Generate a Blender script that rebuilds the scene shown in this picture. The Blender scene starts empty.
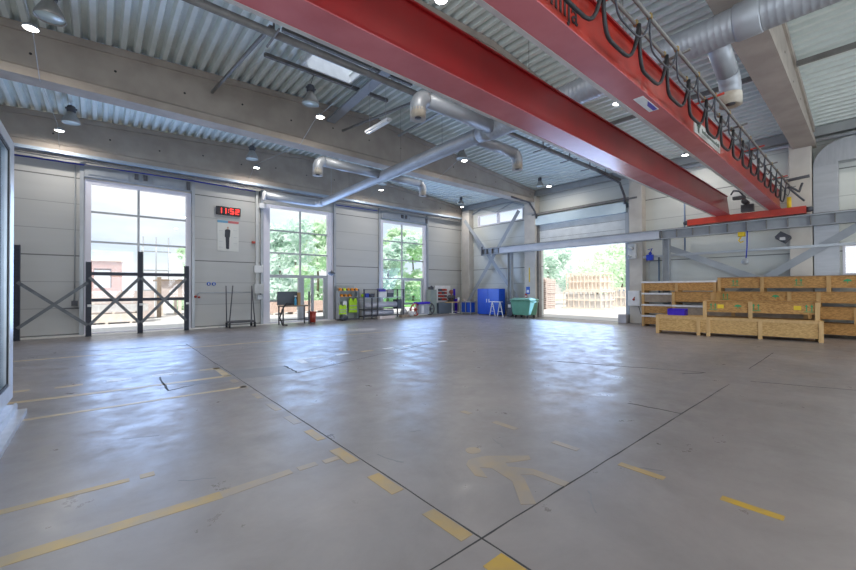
import bpy, bmesh, math, random
from mathutils import Vector, Matrix
R = math.radians
S = bpy.context.scene
COL = S.collection
random.seed(7)

# ------------------------------------------------------------------ camera
F, EYE = 383.07, 1.58                       # focal length in pixels of an 856 px wide frame, eye height
_y, _p, _r = R(49.29), R(.502), R(-.209)
fw = Vector((math.cos(_y)*math.cos(_p), math.sin(_y)*math.cos(_p), math.sin(_p)))
_rt = Vector((math.sin(_y), -math.cos(_y), 0)); _up = _rt.cross(fw)
rt = math.cos(_r)*_rt + math.sin(_r)*_up
up = -math.sin(_r)*_rt + math.cos(_r)*_up
cam = bpy.data.cameras.new('camera'); cam.sensor_width = 36; cam.lens = F*36/856
cam.clip_start = .05; cam.clip_end = 400
co = bpy.data.objects.new('camera', cam); COL.objects.link(co)
M = Matrix((rt, up, -fw)).transposed().to_4x4(); M.translation = (0, 0, EYE)
co.matrix_world = M
S.camera = co

# ------------------------------------------------------------------ world, sun, daylight, exposure
S.view_settings.view_transform = 'Standard'; S.view_settings.look = 'None'
S.view_settings.gamma = 1; S.view_settings.use_curve_mapping = False
S.view_settings.exposure = 0.25
S.cycles.use_denoising = True
S.cycles.sample_clamp_indirect = 6
w = bpy.data.worlds.new('sky'); S.world = w; w.use_nodes = True
nt = w.node_tree; bg = nt.nodes['Background']
tc = nt.nodes.new('ShaderNodeTexCoord'); mp = nt.nodes.new('ShaderNodeMapping'); mp.inputs['Scale'].default_value = (1, 1, 3.2)
nz = nt.nodes.new('ShaderNodeTexNoise'); nz.inputs['Scale'].default_value = 2.6; nz.inputs['Detail'].default_value = 7; nz.inputs['Roughness'].default_value = .55
rp = nt.nodes.new('ShaderNodeValToRGB')
rp.color_ramp.elements[0].position = .36; rp.color_ramp.elements[0].color = (.72, .84, 1.0, 1)
rp.color_ramp.elements[1].position = .56; rp.color_ramp.elements[1].color = (1, 1, 1, 1)
nt.links.new(tc.outputs['Generated'], mp.inputs[0]); nt.links.new(mp.outputs[0], nz.inputs['Vector'])
nt.links.new(nz.outputs['Fac'], rp.inputs[0]); nt.links.new(rp.outputs[0], bg.inputs[0])
bg.inputs[1].default_value = 1.0

def light(name, kind, loc, energy, col=(1, 1, 1), rot=None, parent=None, **kw):
    l = bpy.data.lights.new(name, kind); l.energy = energy; l.color = col
    for k, v in kw.items(): setattr(l, k, v)
    o = bpy.data.objects.new(name, l); COL.objects.link(o); o.location = loc
    if rot: o.rotation_euler = rot
    if parent: o.parent = parent
    return o
light('sun', 'SUN', (0, 0, 40), 3.8, (1, .95, .86), (R(22), R(-20), 0), angle=R(2))
DAY = (.80, .90, 1.0)
for k, x in enumerate((0.8, 6.9, 13.2)):    # daylight fill added at the three unseen glazed gates behind the camera
    light('daylight_fill', 'AREA', (x, -8.9, 2.9), 260, DAY, (R(118), 0, 0), shape='RECTANGLE', size=3.4, size_y=5.2)
for k, y in enumerate((-4.5, 2.5)):         # daylight fill added at the two unseen tall windows of the side wall
    light('daylight_fill', 'AREA', (-3.5, y, 3.4), 270, DAY, (R(118), 0, R(-90)), shape='RECTANGLE', size=3.6, size_y=5.6)

for x, wd, e in ((1.2, 2.8, 175), (7.4, 2.9, 150), (13.6, 2.9, 150)):   # daylight through the three tall windows
    light('daylight_fill', 'AREA', (x, 17.05, 2.6), e, (.34, .55, 1.0), (R(112), 0, R(180)), shape='RECTANGLE', size=wd, size_y=4.6)
light('daylight_fill', 'AREA', (17.5, 9.6, 1.7), 200, (.38, .58, 1.0), (R(110), 0, R(90)), shape='RECTANGLE', size=4.4, size_y=3.2)   # and through the open gate
# ------------------------------------------------------------------ helpers
def ray(x, y): return fw + (x-428)/F*rt + (285-y)/F*up
def onY(x, y, Y): v = ray(x, y); v = v*(Y/v.y); return Vector((v.x, v.y, v.z+EYE))
def onX(x, y, X): v = ray(x, y); v = v*(X/v.x); return Vector((v.x, v.y, v.z+EYE))
def onZ(x, y, Z): v = ray(x, y); v = v*((Z-EYE)/v.z); return Vector((v.x, v.y, v.z+EYE))

def mat(name, c, c2=None, scale=6, rough=.5, metal=0, bump=0, detail=4, stretch=(1, 1, 1), spec=.5, lo=.35, hi=.65, rough2=None, emit=None, estr=0):
    m = bpy.data.materials.new(name); m.use_nodes = True
    n = m.node_tree.nodes; L = m.node_tree.links; b = n['Principled BSDF']
    b.inputs['Base Color'].default_value = (*c, 1); b.inputs['Roughness'].default_value = rough
    b.inputs['Metallic'].default_value = metal; b.inputs['Specular IOR Level'].default_value = spec
    if emit: b.inputs['Emission Color'].default_value = (*emit, 1); b.inputs['Emission Strength'].default_value = estr
    c2 = c2 or tuple(v*.88 for v in c)
    t = n.new('ShaderNodeTexCoord'); mpp = n.new('ShaderNodeMapping'); mpp.inputs['Scale'].default_value = stretch
    z = n.new('ShaderNodeTexNoise'); z.inputs['Scale'].default_value = scale; z.inputs['Detail'].default_value = detail
    L.new(t.outputs['Object'], mpp.inputs[0]); L.new(mpp.outputs[0], z.inputs['Vector'])
    r = n.new('ShaderNodeValToRGB'); r.color_ramp.elements[0].position = lo; r.color_ramp.elements[1].position = hi
    r.color_ramp.elements[0].color = (*c2, 1); r.color_ramp.elements[1].color = (*c, 1)
    L.new(z.outputs['Fac'], r.inputs[0]); L.new(r.outputs[0], b.inputs['Base Color'])
    if rough2 is not None:
        mr = n.new('ShaderNodeMapRange'); mr.inputs[1].default_value = lo; mr.inputs[2].default_value = hi
        mr.inputs[3].default_value = rough; mr.inputs[4].default_value = rough2
        L.new(z.outputs['Fac'], mr.inputs[0]); L.new(mr.outputs[0], b.inputs['Roughness'])
    if bump:
        bp = n.new('ShaderNodeBump'); bp.inputs['Strength'].default_value = bump; bp.inputs['Distance'].default_value = .02
        L.new(z.outputs['Fac'], bp.inputs['Height']); L.new(bp.outputs[0], b.inputs['Normal'])
    return m

def panel_wall(name, c, c2):
    """sandwich panels lying flat: a thin joint every 0.9 m, a darker one every third"""
    m = mat(name, c, c2, 1.2, .45, stretch=(.3, .3, 2))
    n = m.node_tree.nodes; L = m.node_tree.links; b = n['Principled BSDF']
    t = n.new('ShaderNodeTexCoord'); s = n.new('ShaderNodeSeparateXYZ'); L.new(t.outputs['Object'], s.inputs[0])
    def joint(period, off, width):
        a = n.new('ShaderNodeMath'); a.operation = 'SUBTRACT'; a.inputs[1].default_value = off; L.new(s.outputs[2], a.inputs[0])
        q = n.new('ShaderNodeMath'); q.operation = 'PINGPONG'; q.inputs[1].default_value = period/2; L.new(a.outputs[0], q.inputs[0])
        l = n.new('ShaderNodeMath'); l.operation = 'LESS_THAN'; l.inputs[1].default_value = width; L.new(q.outputs[0], l.inputs[0])
        return l.outputs[0]
    src = b.inputs['Base Color'].links[0].from_socket
    for period, off, wd, dk in ((.9, .05, .011, .62), (2.7, .05, .02, .30)):
        mx = n.new('ShaderNodeMix'); mx.data_type = 'RGBA'
        L.new(joint(period, off, wd), mx.inputs[0]); L.new(src, mx.inputs[6]); mx.inputs[7].default_value = (c[0]*dk, c[1]*dk, c[2]*dk, 1)
        src = mx.outputs[2]
    L.new(src, b.inputs['Base Color'])
    return m

def glass_mat(name, tint=(1, 1, 1), gloss=.10):
    m = bpy.data.materials.new(name); m.use_nodes = True
    n = m.node_tree.nodes; L = m.node_tree.links; n.remove(n['Principled BSDF'])
    a = n.new('ShaderNodeBsdfTransparent'); a.inputs[0].default_value = (*tint, 1)
    g = n.new('ShaderNodeBsdfGlossy'); g.inputs['Roughness'].default_value = .02
    f = n.new('ShaderNodeLayerWeight'); f.inputs[0].default_value = .5
    pw_ = n.new('ShaderNodeMath'); pw_.operation = 'POWER'; pw_.inputs[1].default_value = 4.5; L.new(f.outputs['Facing'], pw_.inputs[0])
    mu = n.new('ShaderNodeMath'); mu.operation = 'MULTIPLY_ADD'; mu.use_clamp = True; mu.inputs[1].default_value = min(.95, gloss*9); mu.inputs[2].default_value = .03
    L.new(pw_.outputs[0], mu.inputs[0]); mx = n.new('ShaderNodeMixShader')
    L.new(mu.outputs[0], mx.inputs[0]); L.new(a.outputs[0], mx.inputs[1]); L.new(g.outputs[0], mx.inputs[2])
    L.new(mx.outputs[0], n['Material Output'].inputs[0])
    return m

def emis(name, c, s):
    m = bpy.data.materials.new(name); m.use_nodes = True
    b = m.node_tree.nodes['Principled BSDF']; b.inputs['Base Color'].default_value = (*c, 1)
    b.inputs['Emission Color'].default_value = (*c, 1); b.inputs['Emission Strength'].default_value = s
    return m

def wpos(o):
    v = Vector((0, 0, 0))
    while o: v += o.location; o = o.parent
    return v

class MB:
    def __init__(s): s.b = bmesh.new()
    def box(s, x0, x1, y0, y1, z0, z1):
        v = [s.b.verts.new((x, y, z)) for x in (x0, x1) for y in (y0, y1) for z in (z0, z1)]
        for q in ((0, 1, 3, 2), (4, 6, 7, 5), (0, 4, 5, 1), (2, 3, 7, 6), (0, 2, 6, 4), (1, 5, 7, 3)): s.b.faces.new([v[i] for i in q])
        return s
    def bar(s, p, q, w, h, side=None):
        """a rectangular bar from p to q; w along `side`, h across it"""
        p, q = Vector(p), Vector(q); d = (q-p).normalized()
        a = Vector(side) if side else (Vector((0, 0, 1)).cross(d) if abs(d.z) < .99 else Vector((1, 0, 0)))
        a = (a - d*a.dot(d)).normalized()*w/2; c = d.cross(a).normalized()*h/2
        v = [s.b.verts.new(e + i*a + j*c) for e in (p, q) for i, j in ((-1, -1), (1, -1), (1, 1), (-1, 1))]
        for k in ((3, 2, 1, 0), (4, 5, 6, 7), (0, 1, 5, 4), (1, 2, 6, 5), (2, 3, 7, 6), (3, 0, 4, 7)): s.b.faces.new([v[i] for i in k])
        return s
    def tube(s, pts, r, seg=10, cap=True):
        pts = [Vector(p) for p in pts]; rr = r if isinstance(r, (list, tuple)) else [r]*len(pts)
        rings = []; a = None
        for i, p in enumerate(pts):
            d = (pts[min(i+1, len(pts)-1)] - pts[max(i-1, 0)]).normalized()
            if a is None: a = d.orthogonal().normalized()
            a = (a - d*a.dot(d)).normalized(); c = d.cross(a)
            rings.append([s.b.verts.new(p + rr[i]*(math.cos(t)*a + math.sin(t)*c)) for t in [2*math.pi*k/seg for k in range(seg)]])
        for A, B in zip(rings, rings[1:]):
            for k in range(seg):
                f = s.b.faces.new((A[k], A[(k+1) % seg], B[(k+1) % seg], B[k])); f.smooth = True
        if cap: s.b.faces.new(rings[0][::-1]); s.b.faces.new(rings[-1])
        return s
    def lathe(s, prof, c=(0, 0, 0), seg=24, axis='z', close=False):
        c = Vector(c); rings = []
        for r, h in prof:
            ring = []
            for k in range(seg):
                t = 2*math.pi*k/seg; x, y = r*math.cos(t), r*math.sin(t)
                v = {'z': (x, y, h), 'x': (h, x, y), 'y': (y, h, x)}[axis]
                ring.append(s.b.verts.new(c + Vector(v)))
            rings.append(ring)
        for A, B in zip(rings, rings[1:]):
            for k in range(seg):
                f = s.b.faces.new((A[k], A[(k+1) % seg], B[(k+1) % seg], B[k])); f.smooth = True
        if close: s.b.faces.new(rings[0][::-1]); s.b.faces.new(rings[-1])
        return s
    def prism(s, poly, e0, e1, axis='x'):
        """poly of 2-D points extruded between e0 and e1 along an axis (x: (y,z); y: (x,z); z: (x,y))"""
        f = {'x': lambda p, e: (e, p[0], p[1]), 'y': lambda p, e: (p[0], e, p[1]), 'z': lambda p, e: (p[0], p[1], e)}[axis]
        A = [s.b.verts.new(f(p, e0)) for p in poly]; B = [s.b.verts.new(f(p, e1)) for p in poly]
        s.b.faces.new(A[::-1]); s.b.faces.new(B)
        for k in range(len(poly)): s.b.faces.new((A[k], A[(k+1) % len(poly)], B[(k+1) % len(poly)], B[k]))
        return s
    def quad(s, *p): s.b.faces.new([s.b.verts.new(v) for v in p]); return s
    def ball(s, c, r, sz=(1, 1, 1), seg=12):
        m = Matrix.Translation(c) @ Matrix.Diagonal((*sz, 1))
        res = bmesh.ops.create_uvsphere(s.b, u_segments=seg, v_segments=max(6, seg*2//3), radius=r, matrix=m)
        for v in res['verts']:
            for f in v.link_faces: f.smooth = True
        return s
    def build(s, name, m, parent=None, bevel=0):
        bmesh.ops.recalc_face_normals(s.b, faces=s.b.faces)
        if parent is not None:
            off = wpos(parent)
            for v in s.b.verts: v.co -= off
        me = bpy.data.meshes.new(name); s.b.to_mesh(me); s.b.free(); me.materials.append(m)
        o = bpy.data.objects.new(name, me); COL.objects.link(o)
        if parent is not None: o.parent = parent
        if bevel:
            bv = o.modifiers.new('bevel', 'BEVEL'); bv.width = bevel; bv.segments = 2; bv.limit_method = 'ANGLE'
        return o

def tag(o, label, cat, group=None, kind=None):
    o['label'] = label; o['category'] = cat
    if group: o['group'] = group
    if kind: o['kind'] = kind
    return o
def thing(name, label, cat, loc=(0, 0, 0), group=None):
    o = bpy.data.objects.new(name, None); COL.objects.link(o); o.location = loc; o.empty_display_size = .1
    return tag(o, label, cat, group)
def struct(o, label=None, cat=None):
    o['kind'] = 'structure'
    if label: o['label'] = label
    if cat: o['category'] = cat
    return o
def kids(o): return [c for c in bpy.data.objects if c.parent == o]
def copy_tree(o, parent=None):
    c = o.copy(); COL.objects.link(c)
    if parent is not None: c.parent = parent
    for ch in kids(o): copy_tree(ch, c)
    return c
def text_mesh(s, size, name, m, parent, origin, xdir, ydir, extrude=.002, align='LEFT', bold=0):
    cu = bpy.data.curves.new(name, 'FONT'); cu.body = s; cu.size = size; cu.extrude = extrude; cu.align_x = align; cu.offset = bold; cu.space_character = 1.08
    t = bpy.data.objects.new(name, cu); COL.objects.link(t)
    bpy.context.view_layer.update()
    me = bpy.data.meshes.new_from_object(t.evaluated_get(bpy.context.evaluated_depsgraph_get()))
    bpy.data.objects.remove(t)
    me.materials.clear(); me.materials.append(m)
    xd, yd = Vector(xdir).normalized(), Vector(ydir).normalized(); zd = xd.cross(yd)
    mm = Matrix((xd, yd, zd)).transposed().to_4x4(); mm.translation = Vector(origin) - (wpos(parent) if parent else Vector())
    me.transform(mm)
    o = bpy.data.objects.new(name, me); COL.objects.link(o)
    if parent: o.parent = parent
    return o

# ------------------------------------------------------------------ materials
m_floor = mat('polished concrete', (.285, .252, .240), (.225, .205, .20), .45, .30, bump=0, detail=9, lo=.3, hi=.7, rough2=.16, spec=.6)
n = m_floor.node_tree.nodes; L = m_floor.node_tree.links; b = n['Principled BSDF']
t = n.new('ShaderNodeTexCoord')
z2 = n.new('ShaderNodeTexNoise'); z2.inputs['Scale'].default_value = 2.2; z2.inputs['Detail'].default_value = 10; z2.inputs['Roughness'].default_value = .72
L.new(t.outputs['Object'], z2.inputs['Vector'])
mr = n.new('ShaderNodeMapRange'); mr.inputs[1].default_value = .34; mr.inputs[2].default_value = .64; mr.inputs[3].default_value = .26; mr.inputs[4].default_value = .50
L.new(z2.outputs['Fac'], mr.inputs[0]); L.new(mr.outputs[0], b.inputs['Roughness'])
z3 = n.new('ShaderNodeTexNoise'); z3.inputs['Scale'].default_value = 9; z3.inputs['Detail'].default_value = 8; z3.inputs['Roughness'].default_value = .7
L.new(t.outputs['Object'], z3.inputs['Vector'])
r3 = n.new('ShaderNodeValToRGB'); r3.color_ramp.elements[0].position = .27; r3.color_ramp.elements[0].color = (.97, .965, .96, 1); r3.color_ramp.elements[1].position = .36; r3.color_ramp.elements[1].color = (1, 1, 1, 1)
L.new(z3.outputs['Fac'], r3.inputs[0])
mx = n.new('ShaderNodeMix'); mx.data_type = 'RGBA'; mx.blend_type = 'MULTIPLY'; mx.inputs[0].default_value = 1
L.new(b.inputs['Base Color'].links[0].from_socket, mx.inputs[6]); L.new(r3.outputs[0], mx.inputs[7]); L.new(mx.outputs[2], b.inputs['Base Color'])
z4 = n.new('ShaderNodeTexNoise'); z4.inputs['Scale'].default_value = 1.1; z4.inputs['Detail'].default_value = 12; z4.inputs['Roughness'].default_value = .68; z4.inputs['Distortion'].default_value = .6
L.new(t.outputs['Object'], z4.inputs['Vector'])
r4 = n.new('ShaderNodeValToRGB'); r4.color_ramp.interpolation = 'EASE'; r4.color_ramp.elements[0].position = .26; r4.color_ramp.elements[0].color = (.84, .83, .82, 1); r4.color_ramp.elements[1].position = .72; r4.color_ramp.elements[1].color = (1.06, 1.05, 1.04, 1)
L.new(z4.outputs['Fac'], r4.inputs[0])
mx2 = n.new('ShaderNodeMix'); mx2.data_type = 'RGBA'; mx2.blend_type = 'MULTIPLY'; mx2.inputs[0].default_value = 1
L.new(mx.outputs[2], mx2.inputs[6]); L.new(r4.outputs[0], mx2.inputs[7]); L.new(mx2.outputs[2], b.inputs['Base Color'])
bp = n.new('ShaderNodeBump'); bp.inputs['Strength'].default_value = .045; bp.inputs['Distance'].default_value = .02
L.new(z2.outputs['Fac'], bp.inputs['Height']); L.new(bp.outputs[0], b.inputs['Normal'])

m_wall = panel_wall('pale grey wall panels', (.50, .495, .475), (.47, .465, .445))
m_wallr = panel_wall('pale green grey wall panels', (.60, .61, .57), (.55, .56, .52))
m_deck = mat('galvanised roof deck', (.74, .79, .75), (.68, .73, .69), 3, .42, .0)
m_conc = mat('grey concrete', (.43, .375, .32), (.35, .30, .255), 1.6, .8, bump=.1, detail=8)
m_concl = mat('pale concrete', (.56, .52, .46), (.48, .44, .39), 1.8, .8, bump=.08, detail=8)
m_frame = mat('white coated frame', (.76, .74, .80), (.72, .70, .76), 3, .4)
m_alu = mat('grey aluminium', (.42, .44, .46), (.38, .40, .42), 4, .35, .3)
m_steel = mat('grey painted steel', (.34, .36, .38), (.28, .30, .32), 2.2, .45)
m_darksteel = mat('dark steel', (.09, .09, .10), (.06, .06, .07), 5, .5)
m_midsteel = mat('brown grey steel', (.20, .19, .18), (.15, .14, .13), 4, .5)
m_red = mat('red crane paint', (.34, .010, .012), (.27, .008, .010), 1.3, .28, detail=7)
m_orangered = mat('orange red crane paint', (.40, .022, .010), (.27, .014, .008), 1.7, .32, detail=9)
m_pink = mat('faded red with reflected pink', (.55, .155, .17), (.46, .11, .12), 1.6, .22, detail=9)  # faded red paint, made pinker to put floor reflections into the colour
m_redworn = mat('bright red paint', (.52, .045, .02), (.38, .028, .016), 2.4, .36, detail=8)
m_lip = mat('worn grey flange', (.52, .47, .44), (.42, .36, .34), 4, .5)
m_galv = mat('galvanised duct', (.40, .42, .45), (.34, .36, .39), 2.5, .45, .35)
m_duct_end = mat('cream duct sleeve', (.55, .50, .42), (.42, .36, .28), 6, .6)
m_black = mat('black rubber', (.025, .025, .028), (.018, .018, .02), 5, .55)
m_rackblue = mat('dark blue rack paint', (.028, .035, .06), (.02, .025, .045), 6, .45)
m_brace = mat('galvanised brace', (.16, .17, .18), (.11, .12, .13), 5, .45, .3)
m_white = mat('white plastic', (.78, .78, .77), None, 5, .45)
m_cream = mat('cream enamel', (.60, .60, .58), None, 4, .45)
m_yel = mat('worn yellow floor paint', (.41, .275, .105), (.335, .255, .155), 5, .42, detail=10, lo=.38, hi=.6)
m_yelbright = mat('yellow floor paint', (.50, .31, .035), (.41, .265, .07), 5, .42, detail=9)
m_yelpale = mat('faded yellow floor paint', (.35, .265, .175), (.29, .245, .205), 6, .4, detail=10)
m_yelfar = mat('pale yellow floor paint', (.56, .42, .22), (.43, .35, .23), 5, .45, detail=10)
m_whitep = mat('white floor paint', (.85, .85, .85), (.68, .68, .69), 7, .45, detail=9)
m_crack = mat('dark joint filler', (.045, .043, .042), None, 8, .7)
m_patch = mat('darker floor patch', (.17, .165, .17), (.22, .21, .21), 2, .42, detail=9)
m_glass = glass_mat('window glass', (.97, .985, 1), .08)
m_cabglass = glass_mat('partition glass', (.80, .90, .97), .16)
m_osb = mat('osb board', (.52, .28, .085), (.31, .145, .035), 16, .65, stretch=(1, 1, 2.6), detail=3, lo=.36, hi=.62)
m_osbl = mat('pale osb board', (.60, .38, .15), (.42, .24, .08), 16, .65, stretch=(1, 1, 2.6), detail=3, lo=.36, hi=.62)
m_wood = mat('spruce batten', (.54, .32, .12), (.42, .24, .085), 3, .6, stretch=(4, 4, .6))
m_woodl = mat('pale spruce batten', (.62, .40, .18), (.52, .32, .13), 3, .6, stretch=(4, 4, .6))
m_grayboard = mat('weathered grey board', (.34, .27, .20), (.26, .20, .15), 8, .7)
m_foil = mat('white foil lid', (.72, .71, .70), (.62, .60, .58), 5, .4)
m_green = mat('green stencil ink', (.03, .30, .12), None, 8, .7)
m_yellowlab = mat('yellow sticker', (.75, .52, .02), None, 8, .6)
m_blue = mat('blue plastic', (.015, .045, .42), (.012, .035, .36), 4, .35)
m_violetblue = mat('violet blue plastic', (.05, .015, .50), None, 4, .35)
m_bluecab = mat('blue enamel', (.012, .085, .52), (.01, .07, .46), 2, .3)
m_hiv = mat('lime hi-vis cloth', (.50, .78, .03), (.36, .62, .02), 9, .7)
m_orange = mat('orange helmet shell', (.85, .30, .02), None, 5, .3)
m_lime = mat('lime helmet shell', (.62, .75, .05), None, 5, .3)
m_binred = mat('red enamel', (.42, .05, .03), None, 5, .4)
m_dump = mat('green plastic container', (.10, .29, .18), (.08, .24, .15), 3, .4)
m_dumpl = mat('pale green lid', (.22, .44, .32), None, 3, .4)
m_greyplas = mat('anthracite plastic', (.06, .065, .08), None, 4, .45)
m_roll = mat('white wrapped roll', (.60, .60, .66), (.50, .50, .57), 5, .35)
m_bag = mat('white plastic bag', (.66, .64, .63), (.50, .48, .47), 9, .45, bump=.5)
m_led = emis('lit led lens', (1, .97, .90), 14)
m_redled = emis('red led digits', (1, .04, .03), 2.2)
m_poster = mat('poster paper', (.66, .66, .62), (.62, .62, .58), 4, .6)
m_pblue = mat('light blue print', (.16, .36, .52), None, 4, .6)
m_pred = mat('light red print', (.55, .14, .14), None, 4, .6)
m_pdark = mat('dark suit print', (.035, .04, .05), None, 4, .6)
m_skin = mat('skin tone print', (.50, .32, .24), None, 4, .6)
m_sign = mat('blue sign', (.02, .10, .45), None, 4, .4)
m_yard = mat('pale yard concrete', (.66, .64, .62), (.56, .54, .52), .5, .9, detail=8)
m_grass = mat('sunlit lawn', (.22, .50, .14), (.14, .36, .08), 3, .9, detail=8)
def leaf_mat(name, c, c2):
    m = mat(name, c, c2, 1.5, .6)
    n = m.node_tree.nodes; L = m.node_tree.links; b = n['Principled BSDF']
    tr_ = n.new('ShaderNodeBsdfTranslucent'); mx_ = n.new('ShaderNodeMixShader'); mx_.inputs[0].default_value = .5
    L.new(b.inputs['Base Color'].links[0].from_socket, tr_.inputs[0])
    L.new(b.outputs[0], mx_.inputs[1]); L.new(tr_.outputs[0], mx_.inputs[2]); L.new(mx_.outputs[0], n['Material Output'].inputs[0])
    return m
m_leaf = leaf_mat('leaf green', (.82, .93, .78), (.70, .85, .66))
m_leafb = leaf_mat('birch leaf', (.86, .95, .90), (.76, .88, .82))
m_bark = mat('tree bark', (.25, .20, .16), None, 5, .9)
m_brick = mat('red brown cladding', (.52, .34, .31), (.46, .29, .27), 2, .8)
m_pallet = mat('pallet wood', (.86, .78, .70), (.78, .68, .58), 4, .8)
m_palletr = mat('weathered pallet wood', (.74, .64, .60), (.64, .54, .50), 4, .8)

# ------------------------------------------------------------------ the setting: floor and ground
YW, XW, XL, YF = 18.0, 18.4, -3.6, -9.0
def xrib(x): return XL-.2 + round((x-(XL-.2)-.05)/.28)*.28 + .05
def zdeck(x): return zroof(x) + (0 if ((x-(XL-.2)) % .28) < .10 else .128)
def zroof(x): return 7.95 - .098*(x-7.7) if x > 7.7 else 7.95 + .06*(x-7.7)
floor = struct(MB().box(XL, XW+.2, YF, YW+.2, -.25, 0).build('floor', m_floor), 'worn polished grey concrete floor of the hall', 'floor')
g = MB().box(XW+.2, 150, -60, 150, -.4, -.06).box(-80, XW+.2, YW+.2, 150, -.4, -.06)
struct(g.build('ground_yard', m_yard), 'pale concrete yard outside the gate and windows', 'ground')
struct(MB().box(14, 48, 26.8, 62, -.06, -.02).build('lawn', m_grass), 'sunlit lawn beyond the yard', 'lawn')
tr = MB().box(XL, XW, 17.5, YW, 0, .006)
struct(tr.build('trim_1', mat('pale screed edge', (.80, .77, .72), (.70, .67, .62), 3, .6)), 'pale screed edge strip along the window wall', 'floor trim')

def mark(name, poly, m, z=.002, label=None):
    o = MB().prism([(p[0], p[1]) for p in poly], 0, z, 'z').build(name, m, floor)
    if label: o['label'] = label
    return o
def rect(cx0, cx1, cy0, cy1): return [(cx0, cy0), (cx1, cy0), (cx1, cy1), (cx0, cy1)]
def wob(p, q, wd, k=9, amp=.012):
    """outline of a wavering strip between two floor points"""
    p, q = Vector((*p, 0)), Vector((*q, 0)); d = (q-p); nn = Vector((-d.y, d.x, 0)).normalized()
    A, B = [], []
    for i in range(k+1):
        c = p + d*i/k + nn*random.uniform(-amp, amp); w2 = wd/2*random.uniform(.6, 1.3)
        A.append(c + nn*w2); B.append(c - nn*w2)
    return [(v.x, v.y) for v in A + B[::-1]]
# saw-cut joints
mark('floor_joint', wob((1.83, .2), (1.88, 7.6), .010, 40, .003), m_crack)
mark('floor_joint', wob((1.88, 7.6), (1.93, 13), .014, 14, .01), m_crack)
mark('floor_joint', wob((-.3, 1.66), (7.8, 1.545), .010, 40, .003), m_crack)
mark('floor_joint', wob((8.3, 1.36), (9.2, -.9), .02, 10, .01), m_crack)
mark('floor_joint', wob((5.5, 2.2), (5.54, 1.57), .012, 5, .01), m_crack)
mark('floor_joint', wob((7.4, 4.6), (8.55, 2.05), .02, 14, .03), m_crack)
mark('floor_joint', wob((8.1, 2.3), (8.5, 2.05), .02, 6, .02), m_crack)
mark('floor_joint', wob((9.57, 1.58), (12.3, 1.58), .014, 8, .008), m_crack)
mark('floor_joint', wob((.84, 8.4), (.83, 7.18), .03, 6, .01), m_crack)
mark('floor_joint', wob((.83, 7.18), (1.2, 7.33), .02, 5, .015), m_crack)
mark('floor_joint', wob((-.5, 13.29), (1.93, 12.7), .03, 10, .04), m_crack)
mark('floor_joint', wob((2.85, 7.11), (2.9, 7.9), .03, 6, .02), m_crack)
mark('floor_joint', wob((2.85, 7.11), (7.77, 8.47), .015, 20, .02), m_crack)
mark('floor_patch', [(.84, 7.72), (.85, 8.4), (2.88, 7.9), (2.85, 7.12), (1.9, 7.25), (1.2, 7.33)], m_patch, .0012)
# yellow walkway dashes that follow the long joint
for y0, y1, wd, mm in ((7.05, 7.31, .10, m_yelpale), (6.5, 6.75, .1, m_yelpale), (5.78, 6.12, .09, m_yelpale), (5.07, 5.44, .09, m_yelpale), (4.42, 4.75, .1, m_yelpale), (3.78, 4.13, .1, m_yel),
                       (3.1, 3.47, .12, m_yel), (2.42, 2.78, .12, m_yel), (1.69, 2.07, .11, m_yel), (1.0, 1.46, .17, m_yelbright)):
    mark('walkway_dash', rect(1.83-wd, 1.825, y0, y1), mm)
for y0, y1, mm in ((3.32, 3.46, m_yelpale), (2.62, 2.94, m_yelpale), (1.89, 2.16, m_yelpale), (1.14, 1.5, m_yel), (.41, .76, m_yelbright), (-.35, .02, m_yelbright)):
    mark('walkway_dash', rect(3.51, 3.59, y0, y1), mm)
mark('yellow_line', [(-1.2, 4.12), (-1.2, 4.02), (.2, 4.01), (.2, 4.08)], m_yel)
mark('yellow_line', rect(.27, .37, 4.0, 4.09), m_yel)
mark('yellow_line', [(-1.2, 3.40), (-1.2, 3.28), (.72, 3.22), (.72, 3.34)], m_yel)
mark('yellow_line', [(.72, 3.22), (1.27, 3.26), (1.27, 3.35), (.72, 3.34)], m_yelpale)
mark('yellow_line', rect(1.33, 1.5, 3.26, 3.34), m_yelpale); mark('yellow_line', rect(1.56, 1.72, 3.24, 3.32), m_yelpale)
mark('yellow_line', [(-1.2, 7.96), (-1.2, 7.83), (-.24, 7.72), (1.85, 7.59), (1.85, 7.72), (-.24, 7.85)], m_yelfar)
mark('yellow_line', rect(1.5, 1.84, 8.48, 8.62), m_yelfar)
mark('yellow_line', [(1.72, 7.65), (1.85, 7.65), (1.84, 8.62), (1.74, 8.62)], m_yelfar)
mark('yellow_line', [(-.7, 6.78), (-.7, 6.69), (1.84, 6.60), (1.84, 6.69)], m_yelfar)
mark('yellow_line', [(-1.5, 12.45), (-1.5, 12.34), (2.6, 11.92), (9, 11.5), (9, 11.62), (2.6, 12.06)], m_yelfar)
mark('yellow_line', rect(-1.15, -.82, 8.62, 8.76), m_yelfar)
for x0, x1 in ((-.53, -.19), (.11, .45), (.75, 1.07), (4.29, 4.63), (4.99, 5.33), (5.66, 5.97), (6.28, 6.58), (6.89, 7.24), (7.6, 7.9)):
    mark('white_dash', rect(x0, x1, 8.30 if x0 > 2 else 8.53, 8.45 if x0 > 2 else 8.68), m_yelfar if x0 in (-.53, 4.99) else m_whitep)
mark('white_dash', [(3.28, 8.45), (3.28, 7.94), (3.42, 7.94), (3.45, 8.31), (3.98, 8.31), (3.98, 8.45)], m_whitep)
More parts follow.
